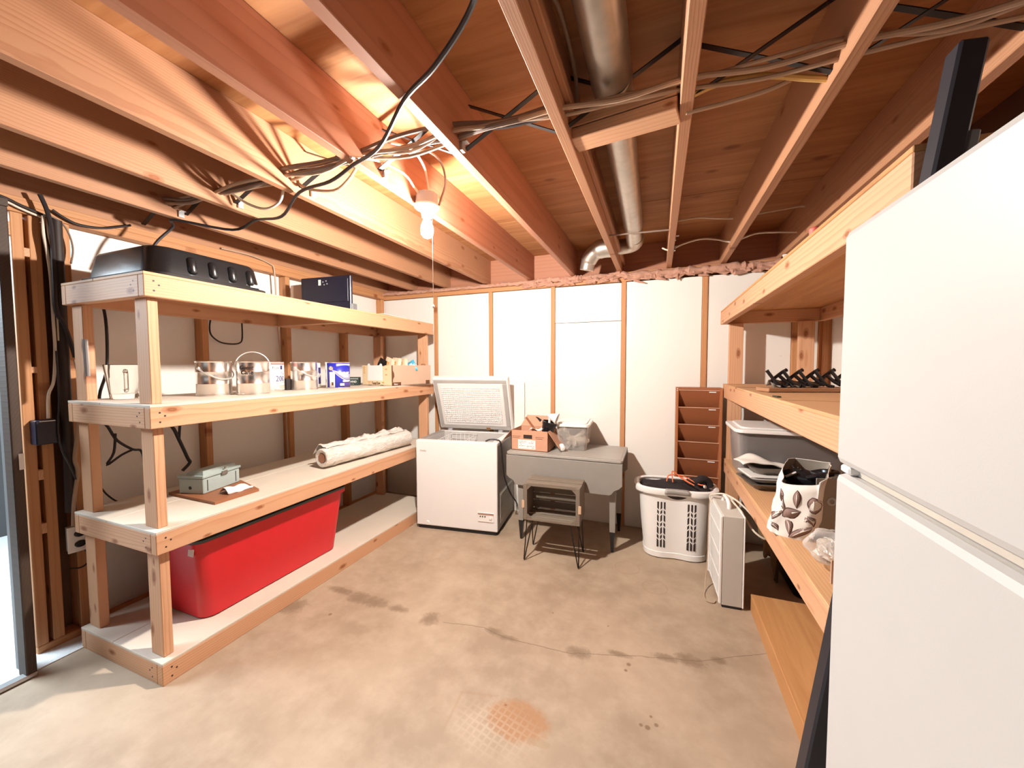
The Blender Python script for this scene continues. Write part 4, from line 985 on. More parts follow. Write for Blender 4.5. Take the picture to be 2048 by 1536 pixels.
def wavy(parent, f0, f1, a0, a1, mat, nm, r=.0832, n=26):
    vs = []
    for i in range(n+1):
        t = i/n; q = FA+a0+(a1-a0)*t
        for z in (f0(t), f1(t)): vs.append((r*math.cos(q), r*math.sin(q), z))
    MB().add(vs, [(i*2, i*2+2, i*2+3, i*2+1) for i in range(n)], True).build(nm, mat, parent, True, solid=.0006)
wavy(canF, lambda t: .158+.008*math.sin(3*t), lambda t: .176, -.25, 1.2, PAPER, 'label_wave')
wavy(canF, lambda t: .135-.075*math.sin(min(1, t*1.25)*math.pi/2)+.0*t, lambda t: .138-.04*t**.7, -.62, 1.2, INKLB, 'label_wave', .0834)
wavy(canF, lambda t: .130-.08*math.sin(min(1, t*1.25)*math.pi/2), lambda t: .134-.078*math.sin(min(1, t*1.25)*math.pi/2), -.62, 1.2, PAPER, 'label_wave', .0836)
wavy(canF, lambda t: .006, lambda t: .050-.01*t, .35, 1.2, INKVI, 'label_wave', .0834)
arc_label(canF, FA-.85, FA-.38, .008, .118, bpy.data.materials['label_white'], 'label_patch', .0838); arc_label(canF, FA-.66, FA-.50, .022, .045, INKBR, 'bar_marks', .0842)
arc_label(canF, FA+.02, FA+.38, .018, .036, PAPER, 'label_patch', .0838); arc_label(canF, FA+.25, FA+1.0, .045, .058, PAPER, 'label_patch', .0838)
text('label_text', 'Super', .036, PAPER, canF, wrap=(.0842, FA+.42, .112), local=True, off=.0012); text('label_text', 'Paint', .020, PAPER, canF, wrap=(.0842, FA+.55, .085), local=True, off=.0006)
MB().lathe([(.017, 0), (.015, .005), (.008, .006), (.004, .003)], 16, M=frame((.083*math.cos(FA-.70), .083*math.sin(FA-.70), .145), (-math.sin(FA-.70), math.cos(FA-.70), 0), (0, 0, 1))).build('ear', TIN, canF, True)
o = MB().box(-2.10, -2.03, -1.505, -1.455, ZM, ZM+.075, c=.002).build('small_black_box', INKBK); tagobj(o, 'small black box between the white can and the shiny can', 'box')
gb = thing('green_box', 'low dark green box with white lettering between blue can and cardboard tray', 'box', (-2.1, -.90, ZM))
GM = frame((-2.118, -.885, ZM), (.88, .47, 0), (0, 0, 1))
MB().box(-.09, .088, 0, .068, -.07, 0, M=GM, c=.002).build('box_body', DKGREEN, gb)
text('lettering', 'SOUTHWIND', .024, PAPER, gb, GM @ Matrix.Translation((.012, .030, .0005)), xs=.82); text('lettering', 'NOW 2 EDV CLUB', .012, GASK, gb, GM @ Matrix.Translation((-.0, .010, .0005)))
MB().box(-.088, .086, .052, .058, 0, .0006, M=GM).build('stripe', GASK, gb)
# printed cardboard tray box
tbx = thing('produce_tray', 'printed cardboard tray full of packets at the far end of the middle shelf', 'box', (-1.93, -.5, ZM))
TM = frame((-1.868, -.825, ZM), (.345, -.045, 0), (0, 0, 1))      # front face: right along +x, up z, normal to the camera
wt, dt, ht = .335, .46, .165
m = MB(); m.box(-wt/2, -wt/2+.075, 0, ht, -.006, 0, M=TM); m.box(wt/2-.075, wt/2, 0, ht, -.006, 0, M=TM); m.box(-wt/2+.075, wt/2-.075, 0, ht*.97, -.006, 0, M=TM); m.build('front_wall', CREAM, tbx)
MB().box(wt/2-.006, wt/2, 0, ht, -dt, -.006, M=TM).build('side_wall', CARD2, tbx); MB().box(-wt/2, -wt/2+.006, 0, ht, -dt, -.006, M=TM).build('side_wall', CARD2, tbx)
MB().box(-wt/2, wt/2, 0, ht, -dt-.006, -dt, M=TM).build('back_wall', CARD2, tbx); MB().box(-wt/2, wt/2, 0, .006, -dt, 0, M=TM).build('tray_bottom', CARD2, tbx)
m = MB(); m.prism([(-.105, .042), (.065, .042), (.062, .175), (.045, .18), (.03, .165), (-.07, .165), (-.08, .18), (-.10, .178)], TM, .0015); m.build('white_sheet', PAPER, tbx)
m = MB()
for k in range(4): m.box(-wt/2+.010, -wt/2+.032, .10+.016*k, .106+.016*k, 0, .001, M=TM)
m.box(.098, .118, .13, .138, 0, .001, M=TM); m.box(.098, .118, .085, .093, 0, .001, M=TM); m.box(.062, .082, .022, .03, 0, .001, M=TM); m.box(-.105, -.07, .028, .032, 0, .001, M=TM); m.box(-.10, -.075, .018, .022, 0, .001, M=TM); m.build('print', INKOR, tbx)
text('lettering', "Toup!Zen", .027, INKBR, tbx, TM @ Matrix.Translation((-.01, .020, .0008)), off=.0008, xs=.9)
m = MB(); m.box(-.10, -.06, .001, .006, 0, .0012, M=TM).build('slot', INKBK, tbx); MB().box(.04, .075, .001, .006, 0, .0012, M=TM).build('slot', INKBK, tbx)
SMx = TM @ Matrix.Translation((wt/2, 0, 0)) @ Matrix.Rotation(R(90), 4, 'Y')
MB().box(0, .012, .029, ht, 0, .0012, M=SMx).build('printed_edge', INKBR, tbx); MB().box(.0, .10, .0, .028, 0, .0010, M=SMx).build('printed_band', INKBR, tbx); MB().box(.40, .45, .0, .034, 0, .0010, M=SMx).build('printed_band', INKBR, tbx); MB().prism([(.012, .05), (.028, .075), (.026, .10), (.012, .125)], SMx, .001).build('printed_shape', INKBR, tbx)
text('lettering', 'Baker', .018, PAPER, tbx, SMx @ Matrix.Translation((.045, .013, .0015)))
rg = random.Random(21)
for k, (x, y, hgt, tilt, mt, lab) in enumerate(((-.06, -.10, .075, -25, BLACKP, 'dark wrapped packet leaning in the printed cardboard tray'), (.0, -.12, .085, -18, TAN, 'tan snack packet at the left of the printed tray'), (.05, -.16, .085, -5, TAN, 'tan snack packet in the middle of the printed tray'), (.10, -.20, .080, 15, TAN, 'tan snack packet at the right of the printed tray'), (.115, -.27, .055, -62, TEAL, 'blue and white packet sticking out of the printed tray'))):
    PMx = TM @ Matrix.Translation((x, ht-.02, y)) @ Matrix.Rotation(R(tilt), 4, 'Z') @ Matrix.Rotation(R(-10), 4, 'X')
    t = thing('packet', lab, 'packet', tuple(TM @ Vector((x, .01, y))), 0, 'packets in the printed tray')
    def pk(u, v): 
        b_ = (1-(2*u-1)**4)*(1-(2*v-1)**4); return PMx @ Vector((-.05+.1*u, -.06+(hgt+.06)*v, .018*b_+.003*math.sin(17*u+9*v)))
    def pk2(u, v): 
        b_ = (1-(2*u-1)**4)*(1-(2*v-1)**4); return PMx @ Vector((-.05+.1*u, -.06+(hgt+.06)*v, -.018*b_-.001))
    mm = MB(); mm.sheet(pk, 10, 10); mm.sheet(pk2, 10, 10); mm.build('pouch', mt, t)
    if k in (1, 2, 3): MB().box(-.012, .012, .02, .05, .0185, .0195, M=PMx, c=0).build('print', INKOR, t)
    if k == 4: MB().box(-.025, .02, .01, .035, .0185, .0195, M=PMx).build('print', PAPER, t)
o = MB().lathe([(.018, 0), (.02, .02), (.015, .028)], 14, M=TM @ Matrix.Translation((.14, ht-.015, -.40)) @ Matrix.Rotation(R(-90), 4, 'X')).build('wooden_disc', BRDBR); tagobj(o, 'round brown disc at the far corner of the printed tray', 'disc')

# lower tier: tool box on a brown board, roll of wrap
o = MB().prism([(-2.205, -2.093), (-1.803, -2.100), (-1.80, -1.875), (-2.06, -1.80), (-2.20, -1.82)], Matrix.Translation((0, 0, .6755)), .014).build('hardboard_panel', BRDBR); tagobj(o, 'brown hardboard panel under the grey tool box on the lower shelf', 'board')
tx = thing('tool_box', 'grey green latched case on the brown board on the lower shelf', 'case', (-2.08, -1.94, .69))
XM = frame((-1.985, -2.045, .690), (.062, .222, 0), (0, 0, 1))   # front face lower left corner; right goes away from the camera
XM = Matrix.Translation((-1.983, -2.047, .690)) @ Matrix.Rotation(math.atan2(.222, -.055), 4, 'Z')   # local x along front, y back (-X side), z up
Lx, Dx = .232, .150
MB().box(0, Lx, 0, Dx, 0, .082, M=XM, c=.004).build('case_body', TOOLG, tx)
ld = MB().box(-.006, Lx+.006, -.006, Dx+.004, .084, .100, M=XM, c=.003).build('case_lid', TOOLG, tx)
MB().loft([[XM @ Vector(q) for q in ((.004, .004, .100), (Lx-.02, .004, .100), (Lx-.02, Dx-.04, .100), (.004, Dx-.04, .100))], [XM @ Vector(q) for q in ((.01, .010, .122), (Lx-.025, .010, .122), (Lx-.03, Dx-.055, .118), (.012, Dx-.055, .118))]], False).build('raised_lid', TOOLG, tx)
m = MB(); m.box(Lx*.45, Lx*.62, -.010, -.004, .074, .096, M=XM, c=.002); m.lathe([(.006, 0), (.006, .004)], 10, M=XM @ Matrix.Translation((Lx*.55, -.006, .112)) @ Matrix.Rotation(R(90), 4, 'X')); m.build('latch', PANG, tx)
m = MB(); m.box(.022, .026, -.0015, .001, .012, .072, M=XM); m.box(Lx-.03, Lx-.026, -.0015, .001, .012, .072, M=XM); m.lathe([(.009, 0), (.009, .001)], 14, M=XM @ Matrix.Translation((-.0005, .08, .032)) @ Matrix.Rotation(R(-90), 4, 'Y')); m.build('grooves', INKBK, tx)
o = MB(); o.sheet(lambda u, v: (-1.925+.075*v-.03*u*(1-v), -2.005+.12*u, .693+.030*math.sin(math.pi*v)*(1-.5*u)+.004*math.sin(9*u)), 12, 8); o.box(-1.868, -1.852, -2.0, -1.87, .690, .699, c=.003)
tagobj(o.build('folded_paper', PAPER, solid=.0015), 'curled white paper in front of the grey case on the brown board', 'paper')
rl = thing('wrap_roll', 'thick roll of crinkled clear plastic wrap lying on the lower shelf', 'roll', (-1.80, -.95, .676))
RA, RBv = Vector((-1.845, -1.385, .750)), Vector((-1.775, -.56, .750)); dx_ = (RBv-RA).normalized(); ux = Vector((0, 0, 1)); sxv = dx_.cross(ux)
rg = random.Random(8); nr = 40; vs = []
def rring(t, r, jit):
    c_ = RA+(RBv-RA)*t; out = []
    for k in range(30):
        q = 2*math.pi*k/30
        rr = r*(1+jit*(math.sin(3*q+9*t)*.25+math.sin(7*q-23*t)*.2+math.sin(11*q+41*t)*.2+.25*math.sin(31*t+5*q)))
        p = c_+(sxv*math.cos(q)+ux*math.sin(q))*rr; out.append(p)
    return out
m = MB(); m.loft([rring(-.02, .034, 0), rring(-.03, .045, 0), rring(-.03, .058, .02), rring(-.022, .064, .03), rring(.05, .064, .04)], True, False, False); m.build('inner_roll', WRAP, rl)
m = MB(); m.loft([rring(.048, .066, .03)]+[rring(.05+.93*i/26, .0665, .085) for i in range(27)]+[rring(.985, .06, .05), rring(.99, .03, 0)], True, False, True); m.build('outer_wrap', WRAP, rl)
m = MB(); m.tube([RA-dx_*.022, RA+dx_*.25], .033, 16, cap=True); m.build('core_hollow', CARDIN, rl)
from mathutils import noise as mnoise
def loosefn(u, v):
    q = RA+(RBv-RA)*(.0+.93*u); k = mnoise.noise(Vector((u*9, v*3, 1.7)))*.5+mnoise.noise(Vector((u*24, v*6, 4.1)))*.3
    return q+Vector((.02-.125*v, 0, .066+.030*math.sin(math.pi*v)*(1+k)+.016*k-.05*v*v))
m = MB(); m.sheet(loosefn, 90, 12); m.build('loose_edge', WRAP, rl, solid=.002)

# bottom tier: red tote
rt_ = thing('storage_tote', 'large red plastic storage tote with dark lid on the bottom shelf tier', 'tote', (-2.0, -1.76, .101))
rings = []
def tring(z, ins, r): return [Vector((x, y, z)) for x, y in rrect(-2.245+ins, -1.735-ins, -2.232+ins*.9, -1.288-ins*.35, r, 6)]
for (z, ins, r) in ((.102, .095, .06), (.108, .082, .065), (.50, .026, .05), (.505, .026, .05), (.507, .004, .05), (.530, .002, .05), (.531, .012, .05)): rings.append(tring(z, ins, r))
MB().loft(rings).build('tote_body', RED, rt_)
MB().loft([tring(.531, .002, .05), tring(.545, -.002, .05), tring(.551, .004, .05), tring(.552, .03, .05)]).build('tote_lid', DKLID, rt_)
MB().box(-.02, .02, -.002, .001, -.02, .02, M=Matrix.Translation((-1.815, -2.2065, .478)) @ Matrix.Rotation(R(-7), 4, 'X')).build('sticker', PAPER, rt_)
m = MB(); m.box(-2.06, -1.92, -2.243, -2.222, .478, .50, c=.004); m.build('end_handle', RED, rt_)

# ================================================================== ON THE RIGHT SHELF
hk = thing('hook_rack', 'wooden plank with a row of black iron coat hooks on the middle right shelf', 'coat rack', (1.03, -1.0, 1.237))
HM = Matrix.Translation((.795, -1.085, 1.2375)) @ Matrix.Rotation(R(17), 4, 'Z')     # local x along plank
MB().box(0, .42, 0, .115, 0, .020, M=HM, c=.003).build('plank', PLANKB, hk)
for k in range(5):
    x = .07+.078*k; s_ = Matrix.Translation((x, .06, .02))
    m = MB()
    m.tube(smoothpath([HM @ s_ @ Vector(q) for q in ((.035, -.02, .004), (.005, -.008, .016), (-.022, 0, .055), (-.045, .004, .088))], 4), [.008]*12+[.0095], 8)
    m.tube(smoothpath([HM @ s_ @ Vector(q) for q in ((-.022, .008, .03), (.01, .012, .058), (.045, .018, .082), (.062, .02, .090))], 4), [.0085]*12+[.0105], 8)
    m.tube([HM @ s_ @ Vector(q) for q in ((.02, .012, .062), (.05, .0, .03), (.075, -.01, .012))], .0085, 8)
    m.build('hook', BLKMET, hk)
o = thing('screw_parts', 'small heap of dark metal fittings on the near end of the hook plank', 'fittings', (.87, -1.05, 1.258))
for k in range(6):
    rg = random.Random(k); MB().tube([HM @ Vector((.035+.03*k, .02+.01*(k % 2), .027)), HM @ Vector((.055+.03*k, .035, .030+.008*(k % 3))), HM @ Vector((.07+.03*k, .02, .026))], .0055, 8).build('fitting', BLKMET if k % 3 else PANG, o)
o = MB().sheet(lambda u, v: HM @ Vector((.05+.25*u, .06+.05*v, .026+.035*math.sin(math.pi*v)*(1-.3*u)+.004*math.sin(20*u))), 14, 6).build('crumpled_bag', TAUPE, solid=.001); tagobj(o, 'crumpled grey plastic bag behind the hooks on the plank', 'bag')
o = MB().box(-.022, .022, -.009, .009, 0, .006, M=Matrix.Translation((.752, -1.40, 1.2355)) @ Matrix.Rotation(R(100), 4, 'Z'), c=.002).build('green_clip', DKGREEN); tagobj(o, 'small dark green clip on the edge of the middle right shelf', 'clip')
# red cap and white scrap on the top right shelf
o = MB().lathe([(.016, 0), (.017, .02), (.01, .026)], 16, c=(.727, -1.86, 1.7755)).build('red_cap', INKRD); tagobj(o, 'small red cap on the edge of the top right shelf', 'cap')
o = MB().box(-.03, .03, -.008, .008, 0, .008, M=Matrix.Translation((.718, -1.60, 1.7755)) @ Matrix.Rotation(R(70), 4, 'Z'), c=.003).build('white_stick', PORC); tagobj(o, 'small white stick on the edge of the top right shelf', 'stick')
# clear bin with white lid
cbn = thing('clear_bin', 'large smoky clear bin with white lid on the lower right shelf', 'bin', (1.0, -.40, .681))
tub('bin_body', cbn, .745, 1.30, -.66, -.285, .682, .965, .018, .05, SMOKE)
m = MB(); m.prism(rrect(.722, 1.32, -.685, -.268, .055, 6), Matrix.Translation((0, 0, .960)), .022); m.prism(rrect(.76, 1.285, -.65, -.30, .05, 6), Matrix.Translation((0, 0, .982)), .010); m.build('bin_lid', WPLAS, cbn, bevel=.006)
o = MB().box(.80, 1.26, -.60, -.34, .690, .925, c=.02).build('dark_contents', plain('dark_grey_stuff', (.05, .045, .05), .8, var=.3)); tagobj(o, 'dark grey contents packed inside the smoky clear bin', 'cloth')
# baking pans and lids
def pan(nm, lab, x0, x1, y0, y1, z, h, mat, M):
    t = thing(nm, lab, 'pan', tuple(M @ Vector(((x0+x1)/2, (y0+y1)/2, z))), 0, 'baking pans on the lower right shelf')
    m = MB(); rings = [[M @ Vector((x, y, zz)) for x, y in rrect(x0+i_, x1-i_, y0+i_, y1-i_, .03, 4)] for (zz, i_) in ((z, .02), (z+h, .006), (z+h+.002, -.012), (z+h+.005, -.012), (z+h+.004, .008), (z+.004, .024))]
    m.loft(rings).build('pan_body', mat, t)
PMt = Matrix.Translation((.835, -.80, 0)) @ Matrix.Rotation(R(10), 4, 'Z')
pan('baking_pan', 'grey rimmed pan at the bottom of the pan stack on lower right shelf', -.075, .20, -.10, .13, .682, .028, PANG, PMt)
pan('baking_pan', 'grey pan with raised inner rim, second from the bottom of the stack', -.068, .20, -.085, .13, .716, .022, GASK, PMt)
pan('baking_pan', 'dark grey pan near the top of the pan stack under white cloth', -.04, .20, -.03, .14, .748, .035, PANG, PMt)
o = MB().box(-.075, .21, -.06, .13, .7405, .7475, M=PMt, c=.002).build('white_tray', WPLAS); tagobj(o, 'flat white tray between the grey pans', 'tray')
o = MB().sheet(lambda u, v: PMt @ Vector((-.095+.27*u, .0+.14*v, .800+.038*math.sin(math.pi*min(1, u*1.3))*(.5+.5*v)-.02*u+.005*math.sin(12*u+4*v))), 20, 8).build('white_cloth', BAGW, solid=.006); tagobj(o, 'folded white cloth on top of the pan stack', 'cloth')

# floral tote bag with a black clog
bg = thing('floral_bag', 'white fabric tote bag with brown leaf print on the lower right shelf', 'bag', (.86, -1.40, .681))
LM_ = Matrix.Translation((.832, -1.395, .679)) @ Matrix.Rotation(R(-24), 4, 'Z')      # local x right, y back, z up
bw, bd, bh = .078, .135, .275
def bagpt(a_, t):
    e = 2/5.0; c_, s_ = math.cos(a_), math.sin(a_)
    w_ = bw*(1-.06*t+.05*math.sin(math.pi*t)); d_ = bd*(1-.10*t+.06*math.sin(math.pi*t))
    x = w_*math.copysign(abs(c_)**e, c_); y = d_*math.copysign(abs(s_)**e, s_)
    front = max(0, -y/bd)
    h = bh*(1-.26*front**2*(1-.25*(x/bw)))          # the front edge sags
    k = .004*math.sin(5*a_+9*t)+.003*math.sin(9*a_-7*t)
    return LM_ @ Vector((x+k+.035*t, y+k, h*t))
NB = 48
m = MB(); m.loft([[bagpt(2*math.pi*k/NB, t) for k in range(NB)] for t in (0, .04, .15, .3, .45, .6, .75, .88, 1.0)], True, True, False); m.build('bag_body', BAGW, bg, solid=.002)
def front_at(x, z, off):
    """point on the front (or side) skin of the bag at local x, height z; found by marching over the loft"""
    best = None; lo, hi = math.pi, 2*math.pi
    for _ in range(36):
        mid = (lo+hi)/2; e = 2/5.0
        if bw*1.02*math.copysign(abs(math.cos(mid))**e, math.cos(mid)) < x: lo = mid
        else: hi = mid
    a_ = (lo+hi)/2; p0 = bagpt(a_, 1.0); zt_ = (LM_.inverted() @ p0).z; p = bagpt(a_, min(1, z/zt_)); c_ = LM_ @ Vector((0, 0, z)); n_ = (p-c_); n_.z = 0; n_.normalize(); return p+n_*off
def leaf(cx, cz, L_, wd, ang, mat, parent, off=.0032, nm='leaf_print'):
    n = 10; vs = []; ca, sa = math.cos(R(ang)), math.sin(R(ang))
    for i in range(n+1):
        t = i/n; h = wd*math.sin(math.pi*t**.8)*.5; xl = L_*(t-.5); bend = .15*L_*math.sin(math.pi*t)
        for s_ in (-1, 1):
            px, pz = xl, s_*h+bend*.4; vs.append(front_at(cx+px*ca-pz*sa, max(.004, cz+px*sa+pz*ca), off))
    MB().add(vs, [(i*2, i*2+2, i*2+3, i*2+1) for i in range(n)], True).build(nm, mat, parent, solid=.0004)
for (cx, cz, L_, wd, ang) in ((-.048, .155, .075, .020, 112), (-.056, .085, .062, .020, 60), (-.012, .105, .060, .042, 32), (-.012, .048, .075, .020, -60), (.038, .032, .080, .026, 48), (.040, .090, .035, .018, 20), (-.002, .165, .060, .022, -80), (.052, .150, .060, .034, -70), (-.052, .035, .042, .018, -40), (.060, .085, .05, .016, -62)):
    leaf(cx, cz, L_*1.14, wd*1.2, ang, LEAFO, bg, .0016, 'leaf_outline'); leaf(cx, cz, L_*1.04, wd*.98, ang, LEAFB, bg, .0021); leaf(cx, cz, L_*.8, wd*.16, ang, BAGW, bg, .0026, 'leaf_vein')
MB().box(.0, .13, -.004, .0, 0, .245, M=Matrix.Translation((.868, -1.500, .680)) @ Matrix.Rotation(R(10), 4, 'Z')).build('side_flap', TAUPE, bg)
MB().lathe([(.016, -.002), (.017, .002), (.009, .003), (.008, -.001)], 18, M=Matrix.Translation((.922, -1.4945, .835)) @ Matrix.Rotation(R(10), 4, 'Z') @ Matrix.Rotation(R(90), 4, 'X'), capt=False, capb=False).build('grommet', STEELB, bg)
m = MB(); m.loft([[LM_ @ ((LM_.inverted() @ bagpt(2*math.pi*k/NB, t)).xy.to_3d()*.965+Vector((0, 0, (LM_.inverted() @ bagpt(2*math.pi*k/NB, t)).z-.001))) for k in range(NB)] for t in (.1, .5, .85, 1.0)], True, True, False); m.build('bag_lining', TAUPE, bg)
# clog
sh_ = thing('black_clog', 'black rubber clog shoe stuffed in the floral tote bag', 'shoe', (.87, -1.40, .87))
CM = Matrix.Translation((.868, -1.40, .885)) @ Matrix.Rotation(R(-18), 4, 'Z') @ Matrix.Rotation(R(8), 4, 'Y') @ Matrix.Scale(.72, 4)
rings = []
for i in range(15):
    t = i/14; x = -.115+.23*t; w_ = .048*math.sin(math.pi*(.12+.80*t))**.6; h = .030+.035*math.sin(math.pi*min(1, t*1.15))**.8
    rings.append([CM @ Vector((x, w_*math.cos(2*math.pi*k/16), h*math.sin(2*math.pi*k/16)*(1 if math.sin(2*math.pi*k/16) > 0 else .6))) for k in range(16)])
MB().loft(rings).build('upper', BLACKP, sh_)
MB().lathe([(.030, 0), (.036, .012), (.030, .020), (.02, .006)], 20, M=CM @ Matrix.Translation((.045, .0, .045)) @ Matrix.Scale(1.25, 4, (1, 0, 0)), capt=True).build('foot_opening', BLACK, sh_)
MB().tube(smoothpath([CM @ Vector(q) for q in ((.0, -.05, .03), (.06, -.055, .065), (.115, -.02, .085), (.118, .02, .085), (.06, .055, .065), (.0, .05, .03))], 5), .011, 8).build('heel_strap', BLACKP, sh_)
for (x, y) in ((-.07, -.015), (-.05, .01), (-.075, .015), (-.035, -.02)): MB().lathe([(.007, 0), (.006, .003)], 10, M=CM @ Matrix.Translation((x, y, .062))).build('vent_hole', BLACK, sh_)
MB().tube([CM @ Vector((-.10, -.05, .005)), CM @ Vector((-.055, -.045, .045))], .005, 8).build('metal_pull', CHROME, sh_)
o = lump((.885, -1.33, .875), .05, .05, .04, 14, .2).build('second_clog', BLACKP); tagobj(o, 'second black clog lying across the first in the floral bag', 'shoe')
# clear plastic bag and brown card near the fridge
o = lump((.855, -1.70, .735), .075, .085, .055, 17, .35, 24, 16).build('film_bag', FILM); tagobj(o, 'crumpled clear film bag on the lower right shelf near the refrigerator', 'bag')
o = lump((.86, -1.70, .72), .05, .06, .035, 18, .4, 18, 12).build('inner_wrap', WRAP); tagobj(o, 'crinkled wrap inside the clear film bag', 'wrap')
o = MB().box(-.04, .05, -.002, .002, 0, .075, M=Matrix.Translation((.835, -1.86, .682)) @ Matrix.Rotation(R(10), 4, 'Z')).build('brown_card', CARD2); tagobj(o, 'small upright brown cardboard piece beside the clear film bag', 'cardboard')
# dark things below the lower right shelf
o = MB().loft([[Vector((x, y, z)) for x, y in rrect(1.03+i_, 1.345-i_, -.72+i_, -.30-i_, .05, 4)] for z, i_ in ((.0, .03), (.004, .02), (.47, 0), (.475, .01))]).build('black_bin', BLACK); tagobj(o, 'black bin in the dark below the lower right shelf', 'bin')
def drape(u, v):
    y = -.10-.48*u; low = .16-.12*u+.05*math.sin(11*u+.7)+.03*math.sin(27*u)
    return Vector((.985+.012*math.sin(30*u)+.008*math.sin(12*u+4*v), y, low*v+.52*(1-v)))
o = MB().sheet(drape, 44, 10).build('canvas_drape', OLIVE, solid=.004); tagobj(o, 'olive brown canvas hanging below the lower right shelf', 'cloth')

# ================================================================== OUTLET, SMALL WALL FITTINGS
ot = thing('wall_outlet', 'white double socket outlet box at the near end of the left shelf', 'outlet', (-2.415, -2.367, .455))
OM = frame((-2.398, -2.367, .522), (.12, 1, 0), (0, 0, 1))
MB().box(-.037, .037, -.06, .06, -.045, -.002, M=OM).build('outlet_box', GASK, ot)
MB().box(-.042, .042, -.064, .064, -.004, .003, M=OM, c=.002).build('cover_plate', PORC, ot)
for s_ in (-1, 1): MB().lathe([(.0165, 0), (.0165, .003), (.014, .004)], 18, M=OM @ Matrix.Translation((0, s_*.026, .003)) @ Matrix.Scale(1.25, 4, (1, 0, 0))).build('socket', BLACKP, ot)
eb = thing('junction_box', 'dark blue plastic switch box on the studs beside the doorway', 'junction box', (-2.45, -2.452, 1.0))
MB().box(-2.462, -2.40, -2.487, -2.415, 1.01, 1.125, c=.004).build('box_shell', NAVY, eb)
MB().box(-2.415, -2.398, -2.475, -2.425, 1.118, 1.122).build('box_lip', SILVER, eb)
o = MB().tube([(-2.425, -2.375, 2.075), (-2.425, -2.378, 1.0), (-2.42, -2.385, .66)], .020, 12).build('drain_pipe', plain('dark_pipe', (.03, .017, .013), .6, var=.3)); tagobj(o, 'dark vertical pipe against the studs at the near end of the left wall', 'pipe')
o = MB().tube([(-2.205, -2.385, 1.50), (-2.20, -2.385, 1.33)], .007, 8).tube([(-2.19, -2.385, 1.50), (-2.185, -2.385, 1.33)], .007, 8).build('tube_pair', SILVER); tagobj(o, 'short silver bracket on the near back post of the left shelf', 'bracket')

# ================================================================== HANGING BULB
fx = thing('bulb_fixture', 'bare lit bulb in a white lampholder under a metal box on the joist', 'light', (-.752, -1.76, 2.06))
bx, by = -.752, -1.76
MB().prism([(.052*math.cos(R(22.5+45*k)), .052*math.sin(R(22.5+45*k))) for k in range(8)], Matrix.Translation((bx, by, 2.128)), .052).build('junction_box', STEELB, fx)
MB().lathe([(.057, 2.127), (.058, 2.119), (.050, 2.112), (.034, 2.104), (.027, 2.092), (.024, 2.074), (.019, 2.073)], 28, c=(bx, by, 0)).build('lampholder', PORC, fx)
b_ = MB().lathe([(.0135, 2.078), (.0150, 2.066), (.021, 2.050), (.0285, 2.030), (.0305, 2.012), (.0275, 1.994), (.018, 1.981), (.006, 1.976)], 24, c=(bx, by, 0)).build('bulb', BULBM, fx)
m = MB(); m.tube([(bx+.035, by-.01, 2.115), (bx+.037, by-.012, 1.99), (bx+.038, by-.012, 1.66)], .0012, 5); m.lathe([(.002, 0), (.006, -.008), (.002, -.018)], 10, c=(bx+.038, by-.012, 1.662)); m.build('pull_cord', PORC, fx)
for i, pts in enumerate(([(-.775, -2.21, 2.13), (-.79, -2.05, 2.20), (-.775, -1.90, 2.215), (-.77, -1.83, 2.185), (-.765, -1.80, 2.165)], [(-.70, -2.12, 2.22), (-.68, -1.98, 2.26), (-.70, -1.86, 2.255), (-.735, -1.78, 2.23), (-.74, -1.76, 2.18)], [(-.64, -2.05, 2.20), (-.66, -1.90, 2.29), (-.66, -1.78, 2.30), (-.685, -1.70, 2.25), (-.705, -1.71, 2.17), (-.71, -1.72, 2.14)])):
    cable('fixture_cable', ['white cable entering the left side of the lamp box', 'thin white cable curving down onto the top of the lamp box', 'grey cable arching over the right side of the lamp box'][i], pts, .0052, CWHITE if i < 2 else CGREY)

# ================================================================== DUCT
dc = thing('round_duct', 'galvanized round duct running between the joists to the back wall', 'duct', (.14, -1.5, 2.2))
def dseg(nm, y0, y1, x0, x1, r0, r1, z0, z1):
    m = MB(); A_, B_ = Vector((x0, y0, z0)), Vector((x1, y1, z1)); pts = []; rr = []
    for t in (0, .012, .03, .045, .95, .965, .98, 1): pts.append(A_+(B_-A_)*t); rr.append((r0+(r1-r0)*t)*(1.03 if t in (.012, .965) else 1.0))
    m.tube(pts, rr, 32, cap=False); return m.build(nm, GALV, dc, solid=.002)
dseg('duct_section', -5.4, -1.92, .128, .125, .062, .062, 2.285, 2.285)
dseg('duct_section', -2.05, -.72, .128, .115, .0575, .0575, 2.275, 2.268)
dseg('duct_section', -.80, -.46, .115, .105, .054, .054, 2.265, 2.262)
m = MB(); m.tube(smoothpath([(.115, -.52, 2.262), (.10, -.38, 2.262), (.03, -.33, 2.262), (-.08, -.33, 2.262)], 5), .056, 24, cap=True); m.build('elbow', GALV, dc)
dbt = thing('duct_boot', 'crumpled galvanized duct boot between joists near the back wall', 'duct', (-.20, -.33, 2.15))
m = MB(); m.tube(smoothpath([(-.066, -.33, 2.262), (-.14, -.33, 2.262), (-.20, -.31, 2.24), (-.245, -.28, 2.19), (-.262, -.27, 2.125)], 5), [.070]*8+[.062]*8+[.055]*5, 20); m.build('boot_pipe', GALV, dbt)

